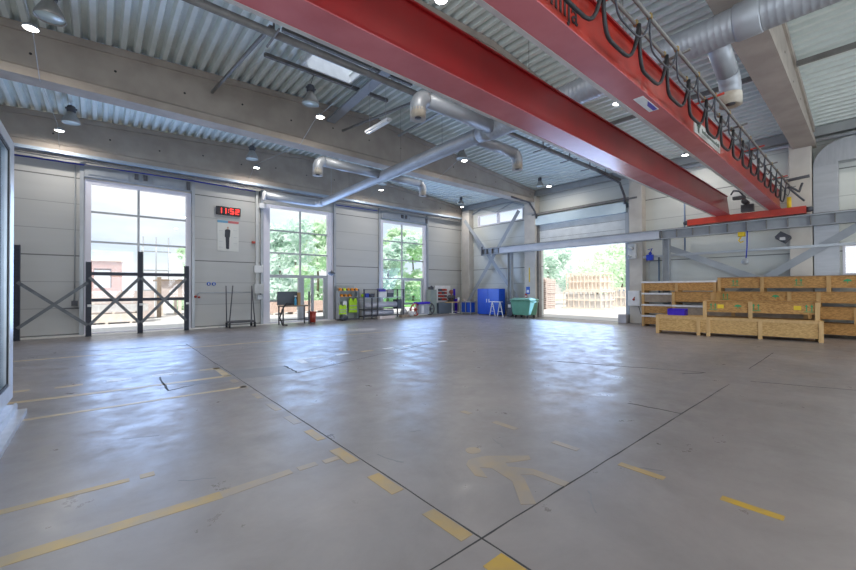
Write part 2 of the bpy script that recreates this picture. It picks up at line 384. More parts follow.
# the painted walking figure
mark('painted_walker', [(2.77+.075*math.cos(a), 2.555+.075*math.sin(a)) for a in [k*math.pi/8 for k in range(16)]], m_yelpale, label='head of the painted walking figure')
mark('painted_walker', [(2.66, 2.43), (2.76, 2.40), (3.08, 2.13), (3.02, 2.07), (2.79, 2.18), (2.75, 2.12), (2.88, 1.95), (2.90, 1.62), (2.81, 1.61), (2.79, 1.89), (2.71, 1.96),
     (2.68, 1.90), (2.43, 1.62), (2.34, 1.69), (2.57, 1.94), (2.62, 2.20), (2.55, 2.27), (2.46, 2.11), (2.41, 2.2), (2.50, 2.39), (2.58, 2.44)], m_yelpale, label='faded yellow painted walking figure')
for p, q in (((2.02, 3.1), (2.1, 2.8)), ((3.15, 2.62), (3.05, 2.4)), ((2.9, 1.45), (2.66, 1.28)), ((3.7, 1.2), (3.55, 1.45)), ((.5, 3.75), (.75, 3.6)), ((.2, 5.2), (.5, 5.05)), ((4.6, 6.6), (4.75, 6.45)), ((2.6, 3.35), (2.72, 3.3))):
    mark('scuff_mark', wob(p, q, .012, 6, .015), m_patch, .0008)

# ------------------------------------------------------------------ walls
W1, W2, W3 = (-.38, 2.84), (5.64, 9.09), (11.95, 15.35)
ZT = 5.5
wb = MB()
for x0, x1 in ((XL, W1[0]), (W1[1], W2[0]), (W2[1], W3[0]), (W3[1], XW+.2)): wb.box(x0, x1, YW, YW+.2, 0, 7.0)
for x0, x1 in (W1, W2, W3): wb.box(x0, x1, YW, YW+.2, ZT, 7.0)
wb.prism([(XL, 7.0), (XW+.2, 7.0), (XW+.2, zroof(XW)-.05), (7.7, 7.9), (XL, zroof(XL)-.05)], YW, YW+.2, 'y')
struct(wb.build('wall_back', m_wall), 'pale grey panel wall with three tall windows', 'wall')
wr = MB()
GA, GB, GT = 7.3, 11.85, 5.05              # gate opening
wr.box(XW, XW+.2, GB, YW, 0, 5.5).box(XW, XW+.2, YF, GA, 0, 1.98).box(XW, XW+.2, .64, GA, 1.98, 7.1).box(XW, XW+.2, YF, -1.2, 1.98, 7.1)
wr.box(XW, XW+.2, -1.2, .64, 2.95, 7.1).box(XW, XW+.2, GA, GB, GT, 7.1)
wr.box(XW, XW+.2, GB, 13.0, 5.5, 7.1).box(XW, XW+.2, 16.45, YW, 5.5, 7.1).box(XW, XW+.2, 13.0, 16.45, 6.2, 7.1)
struct(wr.build('wall_right', m_wallr), 'pale panel wall with the roller gate and crane runway', 'wall')
wl = MB()  # openings in this unseen wall are added for the fill light
wl.box(XL-.2, XL, YF, -6.4, 0, 7.5).box(XL-.2, XL, -6.4, 4.5, 6.3, 7.5).box(XL-.2, XL, -6.4, 4.5, 0, .5).box(XL-.2, XL, -2.6, .6, .5, 6.3).box(XL-.2, XL, 4.5, YW+.2, 0, 7.5)
struct(wl.build('wall_left', m_wall), 'pale grey panel side wall with two added tall windows', 'wall')
wf = MB()
for x0, x1 in ((XL, -1), (2.6, 5.1), (8.7, 11.4), (15, XW+.2)): wf.box(x0, x1, YF-.2, YF, 0, 7)
for x0, x1 in ((-1, 2.6), (5.1, 8.7), (11.4, 15)): wf.box(x0, x1, YF-.2, YF, 5.6, 7)
wf.prism([(XL, 7.0), (XW+.2, 7.0), (XW+.2, zroof(XW)), (7.7, 7.93), (XL, zroof(XL))], YF-.2, YF, 'y')
struct(wf.build('wall_front', m_wall), 'pale grey panel wall behind the camera with three added glazed gates', 'wall')

# roof deck: one trapezoid profile that runs down both slopes, with a hole for the skylight
SK = (4.16, 5.56, 9.0, 9.95)
dk = MB(); per = .28; x = XL-.2
prof = []
while x < XW+.3:
    for a, h in ((0, 0), (.10, 0), (.145, .13), (.235, .13)): prof.append((x+a, h))
    x += per
prof.append((x, 0))
for (xa, ha), (xb, hb) in zip(prof, prof[1:]):
    runs = [(YF-.2, SK[2]), (SK[3], YW+.3)] if SK[0]-.001 < (xa+xb)/2 < SK[1] else [(YF-.2, YW+.3)]
    for y0, y1 in runs:
        dk.quad((xa, y0, zroof(xa)+ha), (xb, y0, zroof(xb)+hb), (xb, y1, zroof(xb)+hb), (xa, y1, zroof(xa)+ha))
struct(dk.build('ceiling', m_deck), 'ribbed metal roof deck over the concrete beams', 'ceiling')
sk = struct(MB().box(SK[0]-.05, SK[1]+.05, SK[2]-.05, SK[2], 7.60, 8.0).box(SK[0]-.05, SK[1]+.05, SK[3], SK[3]+.05, 7.60, 8.0)
            .box(SK[0]-.05, SK[0], SK[2], SK[3], 7.60, 8.0).box(SK[1], SK[1]+.05, SK[2], SK[3], 7.60, 8.0).build('window_7', m_white), 'white framed skylight in the roof deck', 'skylight')
MB().box(SK[0], SK[1], SK[2], SK[3], 7.97, 7.99).build('glazing', glass_mat('skylight acrylic', (.80, .86, .95), .05), sk)
MB().box(SK[0], SK[1], 9.44, 9.48, 7.9, 7.97).build('glazing_bar', m_midsteel, sk)
MB().bar((3.2, 8.85, 7.58), (7.0, 8.85, 7.6), .09, .09).bar((3.2, 10.1, 7.58), (7.0, 10.1, 7.6), .09, .09).build('curb_rail', m_midsteel, sk)

# concrete roof beams and columns
def roof_beam(y0, y1, zb, label):
    yc = (y0+y1)/2; x0, x1 = XL, XW-.05
    o = struct(MB().prism([(x0, zb+.22), (x1, zb+.22), (x1, zroof(x1)-.16), (7.7, 7.79), (x0, zroof(x0)-.16)], y0+.07, y1-.07, 'y').build('concrete_beam', m_conc), label, 'roof beam')
    MB().prism([(y0, zb), (y1, zb), (y1, zb+.19), (y1-.07, zb+.25), (y0+.07, zb+.25), (y0, zb+.19)], x0, x1, 'x').build('bottom_flange', m_conc, o)
    t = MB()
    for xa, xb in ((x0, 7.7), (7.7, x1)):
        t.prism([(xa, zroof(xa)-.18), (xb, zroof(xb)-.18), (xb, zroof(xb)-.01), (xa, zroof(xa)-.01)], y0+.02, y1-.02, 'y')
    t.build('top_flange', m_conc, o)
    h = MB()
    for k in range(15):
        x = x0+1.0+k*1.45; zz = (zb+zroof(x))/2+.05*(-1)**k
        h.lathe([(.0, -.004), (.028, -.004), (.028, .004)], (x, y0+.07, zz), 8, 'y')
    h.build('formwork_hole_speck', m_black, o)
    return o
roof_beam(17.6, 18.15, 6.2, 'concrete roof beam along the top of the window wall')
roof_beam(12.0, 12.5, 6.25, 'concrete roof beam beside the bare duct elbows')
roof_beam(6.28, 6.76, 6.36, 'concrete roof beam hidden above the far red girder')
roof_beam(1.2, 1.75, 6.28, 'concrete roof beam crossed by the big spiral duct')
roof_beam(-4.5, -4.0, 6.25, 'concrete roof beam behind the camera')
for (y0, y1), lab in (((16.85, 17.5), 'pale concrete column in the corner by the tool board'), ((11.95, 12.65), 'pale concrete column beside the green container'),
                      ((6.55, 7.1), 'pale concrete column carrying the electric cabinet'), ((1.3, 1.86), 'pale concrete column behind the crane carriage')):
    struct(MB().box(17.97, XW, y0, y1, 0, 6.6).build('concrete_column', m_concl, bevel=.02), lab, 'column')
    
# windows of the back wall
def window(idx, X, zb, zt, frame_w, vb, hb, label):
    x0, x1 = X
    o = struct(MB().box(x0, x0+frame_w, YW-.02, YW+.14, zb, zt).box(x1-frame_w, x1, YW-.02, YW+.14, zb, zt).box(x0+frame_w, x1-frame_w, YW-.02, YW+.14, zt-.14, zt)
               .box(x0+frame_w, x1-frame_w, YW-.02, YW+.14, zb, zb+.06).build('window_%d' % idx, m_frame), label, 'window')
    mu = MB()
    for v in vb: mu.box(v-.035, v+.035, YW+.03, YW+.11, zb+.06, zt-.14)
    for h in hb: mu.box(x0+frame_w, x1-frame_w, YW+.04, YW+.10, h-.035, h+.035)
    mu.build('glazing_bar', m_alu, o)
    MB().box(x0+frame_w, x1-frame_w, YW+.065, YW+.075, zb+.06, zt-.14).build('glazing', m_glass, o)
    pb = MB().box(x0-.12, x0-.01, YW-.1, YW-.002, 0, 6.15).build('frame_post', m_alu, o)
    MB().box(x1+.01, x1+.12, YW-.1, YW-.002, 0, 6.15).build('frame_post', m_alu, o)
    return o
win1 = window(1, W1, 0, 5.46, .18, [1.14], [4.34, 3.28, 2.18], 'tall gridded window behind the dark blue rack frames')
win2 = window(2, W2, 0, 5.46, .30, [7.39], [4.29, 3.25], 'tall gridded window over the glazed doors')
win3 = window(3, W3, 0, 5.46, .20, [13.52], [4.29, 3.23, 2.16], 'tall gridded window behind the roll rack')
MB().box(13.6, 13.68, YW+.0, YW+.12, .7, 2.12).box(15.0, 15.08, YW+.0, YW+.12, .7, 2.12).box(13.68, 15.0, YW, YW+.12, 2.04, 2.12).box(13.68, 15.0, YW, YW+.12, .62, .72).build('opening_sash', m_alu, win3)
# lintel casings above the windows
for (x0, x1), lab, k in ((W1, 'grey shutter casing above the window with the rack frames', 2), (W3, 'grey shutter casing above the window with the roll rack', 3)):
    c = struct(MB().box(x0, x1, YW-.16, YW, 5.52, 5.92).build('trim_%d' % k, m_steel), lab, 'casing')
    MB().box(x0+.1, x0+1.2, YW-.19, YW-.16, 5.6, 5.82).box(x0+1.95, x1-.25, YW-.19, YW-.16, 5.6, 5.82).build('casing_panel', m_steel, c)
    MB().box(x0+1.38, x0+1.5, YW-.22, YW-.16, 5.66, 5.86).box(x0+1.65, x0+1.77, YW-.22, YW-.16, 5.66, 5.86).box(x1-.18, x1-.06, YW-.22, YW-.16, 5.54, 5.86).build('bracket', m_darksteel, c)
# glazed doors under window 2
d1 = struct(MB().box(5.94, 8.79, YW-.01, YW+.13, 2.10, 2.24).box(7.28, 7.46, YW-.01, YW+.13, .0, 2.1).box(8.68, 8.79, YW-.01, YW+.13, .0, 2.1)
            .build('door_1', m_alu), 'grey framed glazed double door in the middle window', 'door')
MB().box(7.46, 7.56, YW, YW+.1, .06, 2.1).box(7.93, 8.06, YW, YW+.1, .06, 2.1).box(8.06, 8.62, YW, YW+.1, .06, .2).box(8.58, 8.68, YW, YW+.1, .06, 2.1).box(7.56, 7.93, YW, YW+.1, .06, .2).build('door_leaf', m_alu, d1)
MB().box(5.94, 7.28, YW+.02, YW+.1, .98, 1.06).build('rail', m_alu, d1)
MB().tube([(7.88, YW-.06, .9), (7.88, YW-.06, 1.3)], .014, 8).tube([(7.88, YW-.06, .92), (7.95, YW+.02, .92)], .01, 6).tube([(7.88, YW-.06, 1.28), (7.95, YW+.02, 1.28)], .01, 6).build('handle', m_darksteel, d1)

# right wall windows
def sidewin(idx, y0, y1, z0, z1, bars, label):
    o = struct(MB().box(XW-.02, XW+.14, y0, y1, z0, z0+.05).box(XW-.02, XW+.14, y0, y1, z1-.05, z1).box(XW-.02, XW+.14, y0, y0+.06, z0+.05, z1-.05).box(XW-.02, XW+.14, y1-.06, y1, z0+.05, z1-.05).build('window_%d' % idx, m_frame), label, 'window')
    for v in bars: MB().box(XW, XW+.12, v-.08, v+.08, z0+.05, z1-.05).build('glazing_bar', m_frame, o)
    MB().box(XW+.06, XW+.07, y0+.06, y1-.06, z0+.05, z1-.05).build('glazing', m_glass, o)
sidewin(4, 13.0, 16.45, 5.5, 6.2, [14.85], 'high narrow window between the crossed braces')
sidewin(5, -1.2, .64, 1.98, 2.95, [-.3], 'small window above the long plywood crates')
for k, (x0, x1) in enumerate(((-1, 2.6), (5.1, 8.7), (11.4, 15))):  # gates added to the unseen front wall for the fill light
    o = struct(MB().box(x0, x0+.1, YF-.15, YF, 0, 5.6).box(x1-.1, x1, YF-.15, YF, 0, 5.6).box(x0+.1, x1-.1, YF-.15, YF, 5.5, 5.6).box(x0+.1, x1-.1, YF-.1, YF-.05, 2.2, 2.28).build('window_%d' % (8+k), m_frame), 'added glazed gate in the unseen wall behind the camera', 'window')
    o['group'] = 'added glazed gates behind the camera'
    MB().box(x0+.1, x1-.1, YF-.08, YF-.07, 0, 5.5).build('glazing', m_glass, o)

# sectional gate, half open
d2 = struct(MB().box(18.22, 18.30, GA, GB, 3.72, 4.98).build('door_2', mat('white gate panel', (.68, .69, .67), None, 3, .4)), 'white sectional gate raised above the yard opening', 'gate')
MB().box(18.215, 18.22, GA, GB, 4.25, 4.262).box(18.215, 18.22, GA, GB, 4.68, 4.692).build('panel_joint', m_midsteel, d2)
MB().box(18.20, 18.32, GA, GB, 3.64, 3.72).build('bottom_seal', m_darksteel, d2)
for y0, y1 in ((GA-.14, GA+.02), (GB-.02, GB+.14)):
    MB().box(18.12, 18.38, y0, y1, 0, 5.2).build('guide_rail', m_midsteel if y0 > 9 else m_alu, d2)
MB().box(18.0, 18.36, GA-.05, GB+.35, 4.98, 5.46).build('drum_box', mat('pale blue metal', (.55, .66, .72), (.50, .61, .67), 2, .25, .2), d2)
MB().box(17.95, 18.1, GA-.55, GB+.3, 5.52, 5.6).box(18.15, 18.25, GA-.5, GB+.3, 5.62, 5.68).build('spring_shaft', m_midsteel, d2)
MB().tube([(18.0, GB+.02, 5.35), (17.9, GB+.05, 5.7), (17.4, GB+.08, 6.15), (15.9, GB+.1, 6.22)], .05, 6).tube([(18.0, GA-.02, 5.35), (17.9, GA-.05, 5.7), (17.4, GA-.05, 6.2), (15.4, GA-.05, 6.3)], .05, 6).build('track', m_darksteel, d2)
MB().box(18.3, 18.39, GA, GB, 0, .01).build('threshold', m_alu, d2)
struct(MB().bar((18.2, YF, 6.75), (18.2, 17.6, 6.75), .22, .3).build('eaves_beam', mat('grey eaves paint', (.36, .37, .37), None, 3, .5)), 'grey steel eaves beam under the roof edge', 'beam')
br = MB()
for a, bb in (((18.3, 17.4, 6.15), (18.3, 16.1, 6.58)), ((18.3, 16.1, 6.58), (18.3, 14.9, 6.2)), ((18.3, 14.9, 6.2), (18.3, 13.7, 6.58)), ((18.3, 13.7, 6.58), (18.3, 12.7, 6.2))): br.bar(a, bb, .05, .05)
struct(br.build('roof_bracing_beam', m_steel), 'thin grey crossed bracing under the roof corner', 'bracing')

# ------------------------------------------------------------------ overhead crane
cr = thing('overhead_crane', 'red double girder bridge crane spanning the hall', 'crane', (9, 3, 4.0))
def girder(y0, y1, z0, z1, label, mw):
    o = MB().prism([(-2.2, z0), (17.75, z0), (17.35, z1), (-2.2, z1)], y0+.03, y1-.05, 'y').build('girder', mw, cr); o['label'] = label
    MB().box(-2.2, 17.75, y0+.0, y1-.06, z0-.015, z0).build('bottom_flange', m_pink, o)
    MB().box(-2.2, 17.7, y1-.06, y1, z0-.02, z0+.03).build('flange_lip', m_lip, o)
    MB().box(-2.2, 17.35, y0-.005, y1, z1, z1+.025).build('top_flange', m_red, o)
    return o
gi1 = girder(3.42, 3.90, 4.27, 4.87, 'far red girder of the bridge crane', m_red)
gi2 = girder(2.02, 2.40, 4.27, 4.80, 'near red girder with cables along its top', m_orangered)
tm = text_mesh('unilija', .32, 'lettering', mat('dark lettering', (.02, .012, .016), None, 5, .5), gi2, (3.90, 2.045, 4.385), (1, 0, 0), (0, 0, 1), align='RIGHT', bold=.004)
pl = MB().box(7.98, 9.72, 2.035, 2.05, 4.335, 4.575).build('name_plate', mat('white sign plate', (.58, .59, .56), None, 4, .5), gi2)
pq = MB()
pq.prism([(8.06, 4.55), (8.36, 4.55), (8.28, 4.47), (8.14, 4.47)], 2.03, 2.035, 'y').prism([(8.16, 4.46), (8.27, 4.46), (8.24, 4.37), (8.19, 4.37)], 2.03, 2.035, 'y')
random.seed(3); x = 8.44
while x < 9.62:
    wv = random.uniform(.03, .06); hh = random.choice((.05, .05, .075))
    pq.box(x, x+wv*.75, 2.031, 2.035, 4.43, 4.43+hh); x += wv+.018
    if random.random() < .12: x += .05
o = pq.build('plate_lettering', mat('dark green print', (.03, .06, .035), None, 5, .5), gi2)
stk = MB().prism([(5.75, 2.07), (6.35, 2.07), (6.35, 2.2), (5.75, 2.2)], 4.249, 4.2545, 'z').build('sticker', m_white, gi2)
MB().prism([(5.95, 2.08), (6.33, 2.08), (6.33, 2.14), (6.1, 2.14)], 4.247, 4.249, 'z').build('sticker_print', mat('sticker blue', (.08, .06, .45), None, 4, .4), gi2)
ec = MB().box(17.66, 17.94, 1.42, 4.78, 4.02, 4.26).build('end_carriage', m_redworn, cr)
for y, d in ((4.78, 1), (1.42, -1)):
    MB().lathe([(.0, 0), (.09, 0), (.09, .1*d), (.06, .16*d), (0, .16*d)], (17.8, y, 4.15), 14, 'y').build('buffer', m_greyplas, ec)
for y in (4.5, 1.7):
    MB().lathe([(0, -.05), (.06, -.05), (.06, .05), (0, .05)], (17.8, y, 4.063), 18, 'x').build('wheel', m_darksteel, ec)
MB().box(17.6, 17.8, 2.75, 3.1, 4.3, 4.55).lathe([(0, -.2), (.09, -.2), (.09, .2), (0, .2)], (17.5, 2.95, 4.62), 12, 'x').build('drive_motor', m_darksteel, cr)
MB().box(17.4, 17.62, 2.95, 3.3, 4.75, 4.85).tube([(17.5, 3.0, 4.85), (17.4, 3.1, 5.02), (17.3, 3.25, 5.05), (17.2, 3.3, 4.9)], .03, 8).tube([(17.5, 2.5, 4.85), (17.5, 2.8, 4.72), (17.5, 3.1, 4.85)], .012, 6).build('cable_carrier', m_darksteel, cr)
MB().tube([(17.7, 1.83, 4.26), (17.7, 1.83, 4.62)], .06, 12).build('yellow_post', m_yellowlab, cr)
fe = MB().tube([(-2, 1.74, 4.86), (17.3, 1.74, 4.86)], .024, 8).build('cable_rail', m_midsteel, cr)
MB().tube([(-2, 1.9, 4.86), (17.3, 1.9, 4.86)], .022, 8).build('cable_rail', m_midsteel, cr)
for k in range(11):
    x = -1.2+k*1.85
    MB().bar((x, 2.1, 4.83), (x, 1.62, 4.88), .03, .03).build('rail_bracket', m_redworn if k % 2 else m_midsteel, cr)
k = 0; x = -1.8; m_brass = mat('brass clamp', (.40, .28, .10), None, 6, .4, .5)
while x < 16.9:
    step = .98 if x < 9 else .9
    for yy in (1.715, 1.875): MB().box(x-.025, x+.025, yy, yy+.05, 4.84, 4.9).build('cable_trolley', m_brass, cr)
    N = 12
    for off, sag, rad_ in ((1.86, .48, .023), (1.74, .30, .012)):
        lp = MB(); pts = []
        for i in range(N+1):
            t_ = i/N; u_ = abs(2*t_-1)
            pts.append((x+step*(.5-.5*math.copysign(u_**.55, 1-2*t_)) , off+.05*math.sin(t_*math.pi), 4.84-sag*(1-u_**3.2)))
        lp.tube(pts, rad_, 6).build('cable_loop', m_black if rad_ > .02 else m_greyplas, cr)
    x += step
MB().tube([(17.1, 1.75, 4.86), (17.35, 1.55, 4.7), (17.6, 1.5, 5.0)], .035, 8).tube([(17.3, 1.9, 5.1), (17.3, 1.3, 5.15)], .05, 8).tube([(17.1, 1.8, 4.86), (17.5, 1.45, 4.4)], .03, 8).build('end_bracket', m_darksteel, cr)

# runway of the crane
rw = thing('crane_runway', 'grey steel crane runway girder on posts along the gate wall', 'crane runway', (17.8, 7, 3.6))
MB().box(17.66, 17.94, YF+.3, 15.5, 3.925, 3.965).box(17.66, 17.94, YF+.3, 15.5, 3.585, 3.62).box(17.79, 17.81, YF+.3, 15.5, 3.62, 3.925).build('girder', m_steel, rw)
MB().box(17.77, 17.83, YF+.3, 15.4, 3.965, 4.0).build('rail', m_midsteel, rw)
MB().box(17.7, 17.74, 5.8, 14.2, 3.62, 3.925).build('cover_plate', mat('light grey plate', (.55, .56, .60), None, 2, .4), rw)
for y in [15.5, 15.15, 14.75, 14.25] + [5.72-.55*k for k in range(16)]:
    MB().box(17.67, 17.79, y-.012, y+.012, 3.62, 3.925).build('stiffener', m_midsteel, rw)
MB().box(17.64, 17.7, 15.45, 15.55, 3.55, 4.1).build('end_stop', m_darksteel, rw)
for y, lab in ((13.48, 'grey steel runway post beside the anthracite bin'), (5.56, 'grey steel runway post behind the crate stacks'), (-2.4, 'grey steel runway post beyond the small window')):
    p = thing('runway_post', lab, 'steel post', (17.8, y, 0))
    MB().box(17.68, 17.92, y-.12, y-.1, 0, 3.58).box(17.68, 17.92, y+.1, y+.12, 0, 3.58).box(17.79, 17.81, y-.1, y+.1, 0, 3.58).build('post', m_steel, p)
    MB().box(17.65, 17.95, y-.18, y+.18, 0, .02).build('base_plate', m_midsteel, p)
rl = thing('crane_runway', 'grey steel crane runway girder along the side wall beside the glazed cabin', 'crane runway', (-2.4, 3, 3.6))
MB().box(-2.54, -2.26, YF+.3, 14, 3.925, 3.965).box(-2.54, -2.26, YF+.3, 14, 3.585, 3.62).box(-2.41, -2.39, YF+.3, 14, 3.62, 3.925).build('girder', m_steel, rl)
for y in (13.5, 5.5, -2.4, -8): MB().box(-2.5, -2.3, y-.1, y+.1, 0, 3.58).build('post', m_steel, rl)

# wall bracing
def brace(name, label, a, bb, wd, th, m):
    o = MB().bar(a, bb, wd, th, (0, 0, 1)).build(name, m); tag(o, label, 'steel brace')
    return o
brace('steel_brace', 'grey brace that falls from the corner column towards the runway post', (17.949, 17.2, 5.95), (17.949, 13.1, 1.0), .22, .012, m_steel)
brace('steel_brace', 'grey brace that falls from above the gate column to behind the blue cabinet', (17.962, 13.0, 5.95), (17.962, 17.1, .5), .22, .012, m_steel)
brace('steel_brace', 'grey brace that falls from the runway post to behind the crates', (17.949, 5.7, 3.3), (17.949, .6, .85), .24, .012, m_steel)
brace('steel_brace', 'grey brace that rises above the crates beside the floodlight', (17.962, -.6, 4.1), (17.962, 4.1, .75), .24, .012, m_steel)

# ------------------------------------------------------------------ ducts
dz = lambda y: 5.90-.02*max(0, y-1)
def sleeve(c, r, parent, down=True):
    x, y, z = c
    MB().lathe([(r*.4, -.12), (r*1.03, -.16), (r*1.03, .06)], (x, y, z), 18).build('sleeve', m_duct_end, parent)
    MB().lathe([(0, -.10), (r*.42, -.10), (r*.42, -.14), (r*.0, -.15)], (x, y, z), 14).build('nozzle', m_darksteel, parent)
du = thing('spiral_duct', 'long silver spiral ventilation duct under the roof with branch nozzles', 'duct', (7.9, 6, 5.8))
def spiral(p, q, r, name, parent, seams=.12):
    p, q = Vector(p), Vector(q); n_ = max(4, int((q-p).length/seams)); pts = []; rr = []
    for i in range(n_):
        a = p+(q-p)*i/n_; c = p+(q-p)*(i+.8)/n_; d_ = p+(q-p)*(i+.9)/n_
        pts += [a, c, d_]; rr += [r, r, r*1.014]
    pts.append(q); rr.append(r)
    return MB().tube(pts, rr, 24).build(name, m_galv, parent)
spiral((7.9, -8.5, 5.9), (7.9, 1.1, dz(1.1)), .27, 'main_pipe', du, .09)
MB().tube([(7.9, 1.1, dz(1.1)), (7.9, 1.12, dz(1.1)), (7.9, 1.42, dz(1.4)), (7.9, 1.44, dz(1.4))], [.275, .285, .285, .27], 24).build('collar', m_galv, du)
spiral((7.9, 1.4, dz(1.4)), (7.9, 6.6, dz(6.6)), .26, 'main_pipe', du, .09)
MB().tube([(7.9, 6.6, dz(6.6)), (7.9, 7.0, dz(7))], [.26, .21], 24).build('collar', m_galv, du)
spiral((7.9, 7.0, dz(7)), (7.9, 11.9, dz(11.9)), .20, 'main_pipe', du, .11)
spiral((7.9, 11.9, dz(11.9)), (7.9, 16.6, 5.58), .16, 'main_pipe', du, .13)
MB().tube([(7.9, 16.5, 5.58), (7.9, 16.9, 5.6), (7.75, 17.2, 5.62), (7.3, 17.3, 5.64), (5.5, 17.3, 5.66)], .17, 16).build('wall_run', m_galv, du)
MB().tube([(5.5, 17.3, 5.66), (5.45, 17.3, 5.66)], .2, 16).build('end_cap', m_white, du)
def branch(y, z, x0, x1, r, rs):
    s = 1 if x1 > x0 else -1; e = .06+r
    b_ = MB().tube([(x0, y, z), (x1-s*e, y, z)], r, 18).build('branch_pipe', m_galv, du)
    a = [(x1-s*e+s*e*math.sin(t_), y, z-e+e*math.cos(t_)) for t_ in [k*math.pi/2/5 for k in range(6)]]
    MB().tube(a+[(x1, y, z-e-.12)], r*1.03, 18).build('elbow', m_galv, b_)
    sleeve((x1, y, z-e-.12), r*1.0, b_)
branch(6.45, 5.78, 7.8, 5.28, .17, 1)
branch(7.25, 5.78, 8.0, 9.95, .16, 1)
branch(11.75, 5.76, 7.8, 5.40, .16, 1)
branch(11.75, 5.76, 8.0, 9.85, .14, 1)
b_ = MB().tube([(7.95, 1.72, 5.84), (8.80, 1.72, 5.52)], .165, 18).build('branch_pipe', m_galv, du)
MB().tube([(8.78, 1.72, 5.53), (8.92, 1.72, 5.45), (9.0, 1.72, 5.34), (9.02, 1.72, 5.2)], .17, 18).build('elbow', m_galv, b_)
sleeve((9.02, 1.72, 5.16), .17, b_)
for y in (-5, -1, 3.2, 5.4, 8.5, 10.6, 14.2):
    MB().tube([(7.9, y, dz(y)), (7.9, y, 7.9)], .006, 5).build('hanger_wire', m_midsteel, du)
# grey wall duct at the far end of the gate wall
gd = thing('rectangular_duct', 'wide grey sheet metal duct that curves off the wall beside the small window', 'duct', (18.2, 1.0, 1.9))
MB().box(18.0, 18.38, .70, 1.27, 1.2, 5.55).build('riser', mat('grey sheet metal', (.42, .43, .45), (.37, .38, .40), 2, .4, .3, stretch=(1, 1, 6)), gd)
pr = [(1.27, 5.55)] + [(.47+.8*math.cos(t_), 5.55+.8*math.sin(t_)) for t_ in [k*math.pi/2/8 for k in range(1, 9)]] + [(-3, 6.35), (-3, 5.62), (.7, 5.62), (.7, 5.55)]
MB().prism(pr, 18.0, 18.38, 'x').build('bend', mat('grey ribbed sheet', (.40, .41, .43), (.35, .36, .38), 2, .4, .3, stretch=(1, 9, 1)), gd)

# ------------------------------------------------------------------ pipes, trays, cables
tag(MB().bar((XL+.1, 17.50, 6.12), (17.9, 17.50, 6.12), .14, .10).build('cable_tray', mat('blue grey tray', (.40, .47, .55), None, 3, .4, .2)), 'blue grey cable tray along the foot of the roof beam over the windows', 'cable tray')
tag(MB().bar((XL+.1, 17.58, 5.99), (17.9, 17.58, 5.99), .06, .06).build('steel_rail', m_midsteel), 'brown steel rail just under the blue grey cable tray', 'rail')
tag(MB().tube([(XL+.1, 17.93, 5.90), (1, 17.85, 5.93), (2.9, 17.86, 5.95), (5.3, 17.93, 5.93)], .025, 8).build('blue_cable', m_blue), 'blue cable slung above the window with the rack frames', 'cable')
tag(MB().tube([(9.2, 17.93, 5.88), (11.75, 17.93, 5.90)], .02, 8).build('blue_cable', m_blue), 'blue cable on the wall between the doors and the last window', 'cable')
tag(MB().tube([(-.62, 17.95, 1.21), (-.62, 17.95, 5.9)], .016, 8).build('conduit', m_alu), 'thin vertical conduit beside the rack frames and window post', 'conduit')
so = thing('socket_box', 'small dark socket with cables at the foot of the conduit', 'socket', (-.6, 17.9, .95))
MB().box(-.70, -.54, 17.90, 17.99, 1.02, 1.2).build('housing', m_darksteel, so)
MB().box(-1.0, -.5, 17.93, 17.99, .92, .96).build('plug', m_darksteel, so)
lp = tag(MB().tube([(18.1, -6, 6.46), (18.1, 5.2, 6.46)], .06, 12).build('steel_pipe', m_alu), 'round grey pipe high on the wall behind the crane', 'pipe')
tag(MB().bar((17.932, -3, 2.96), (17.932, 6.5, 2.90), .018, .09).build('steel_rail', m_alu), 'thin grey rail along the wall above the crates', 'rail')
tag(MB().tube([(18.33, 5.05, 3.1), (18.33, 5.05, 6.3)], .03, 8).build('air_pipe', mat('grey blue pipe', (.20, .27, .42), None, 4, .4)), 'grey blue vertical air pipe behind the far girder end', 'pipe')
v = tag(MB().tube([(18.33, 6.02, 1.2), (18.33, 6.02, 2.9)], .03, 8).build('air_pipe', mat('slate blue pipe', (.08, .14, .22), None, 4, .4)), 'slate blue vertical air pipe between concrete column and runway post', 'pipe')
tag(MB().tube([(18.33, 6.42, .8), (18.33, 6.42, 3.0)], .035, 8).build('air_pipe', m_cream), 'pale vertical pipe below the blue valve', 'pipe')
va = thing('blue_valve', 'blue valve on the rail beside the gate motor', 'valve', (17.9, 6.2, 2.85))
MB().box(17.80, 17.915, 6.08, 6.34, 2.74, 2.98).ball((17.89, 6.21, 3.03), .07).build('body', m_blue, va)
MB().bar((17.89, 6.21, 3.05), (17.89, 6.15, 3.22), .03, .03).bar((17.86, 6.3, 3.2), (17.86, 6.1, 3.24), .025, .02).build('lever', m_blue, va)
gm = thing('gate_motor', 'cream gate motor box high on the column beside the gate', 'motor', (18.0, 7, 3.1))
MB().box(17.80, 17.965, 6.76, 7.1, 2.85, 3.5).build('housing', m_cream, gm, .02)
MB().lathe([(0, -.12), (.09, -.12), (.09, .1), (0, .1)], (17.72, 6.92, 3.3), 14, 'x').lathe([(0, -.1), (.07, -.1), (.07, .1), (0, .1)], (17.74, 7.0, 2.95), 12, 'x').build('gearbox', m_alu, gm)
eb = thing('control_cabinet', 'white electric control cabinet with red lever beside the crates', 'control cabinet', (17.9, 6.9, .8))
MB().box(17.74, 17.96, 6.58, 7.08, .78, 1.44).build('body', m_white, eb, .01)
MB().box(17.72, 17.74, 6.62, 7.04, .82, 1.40).build('door', m_white, eb)
MB().lathe([(0, 0), (.05, 0), (.04, -.04), (0, -.04)], (17.72, 6.83, 1.06), 12, 'x').bar((17.69, 6.83, 1.04), (17.69, 6.78, 1.18), .03, .03).build('lever', m_binred, eb)
MB().tube([(17.9, 6.7, .8), (17.86, 6.6, .45), (17.88, 6.5, .4), (17.92, 6.45, .9)], .012, 6).build('cable', m_black, eb)
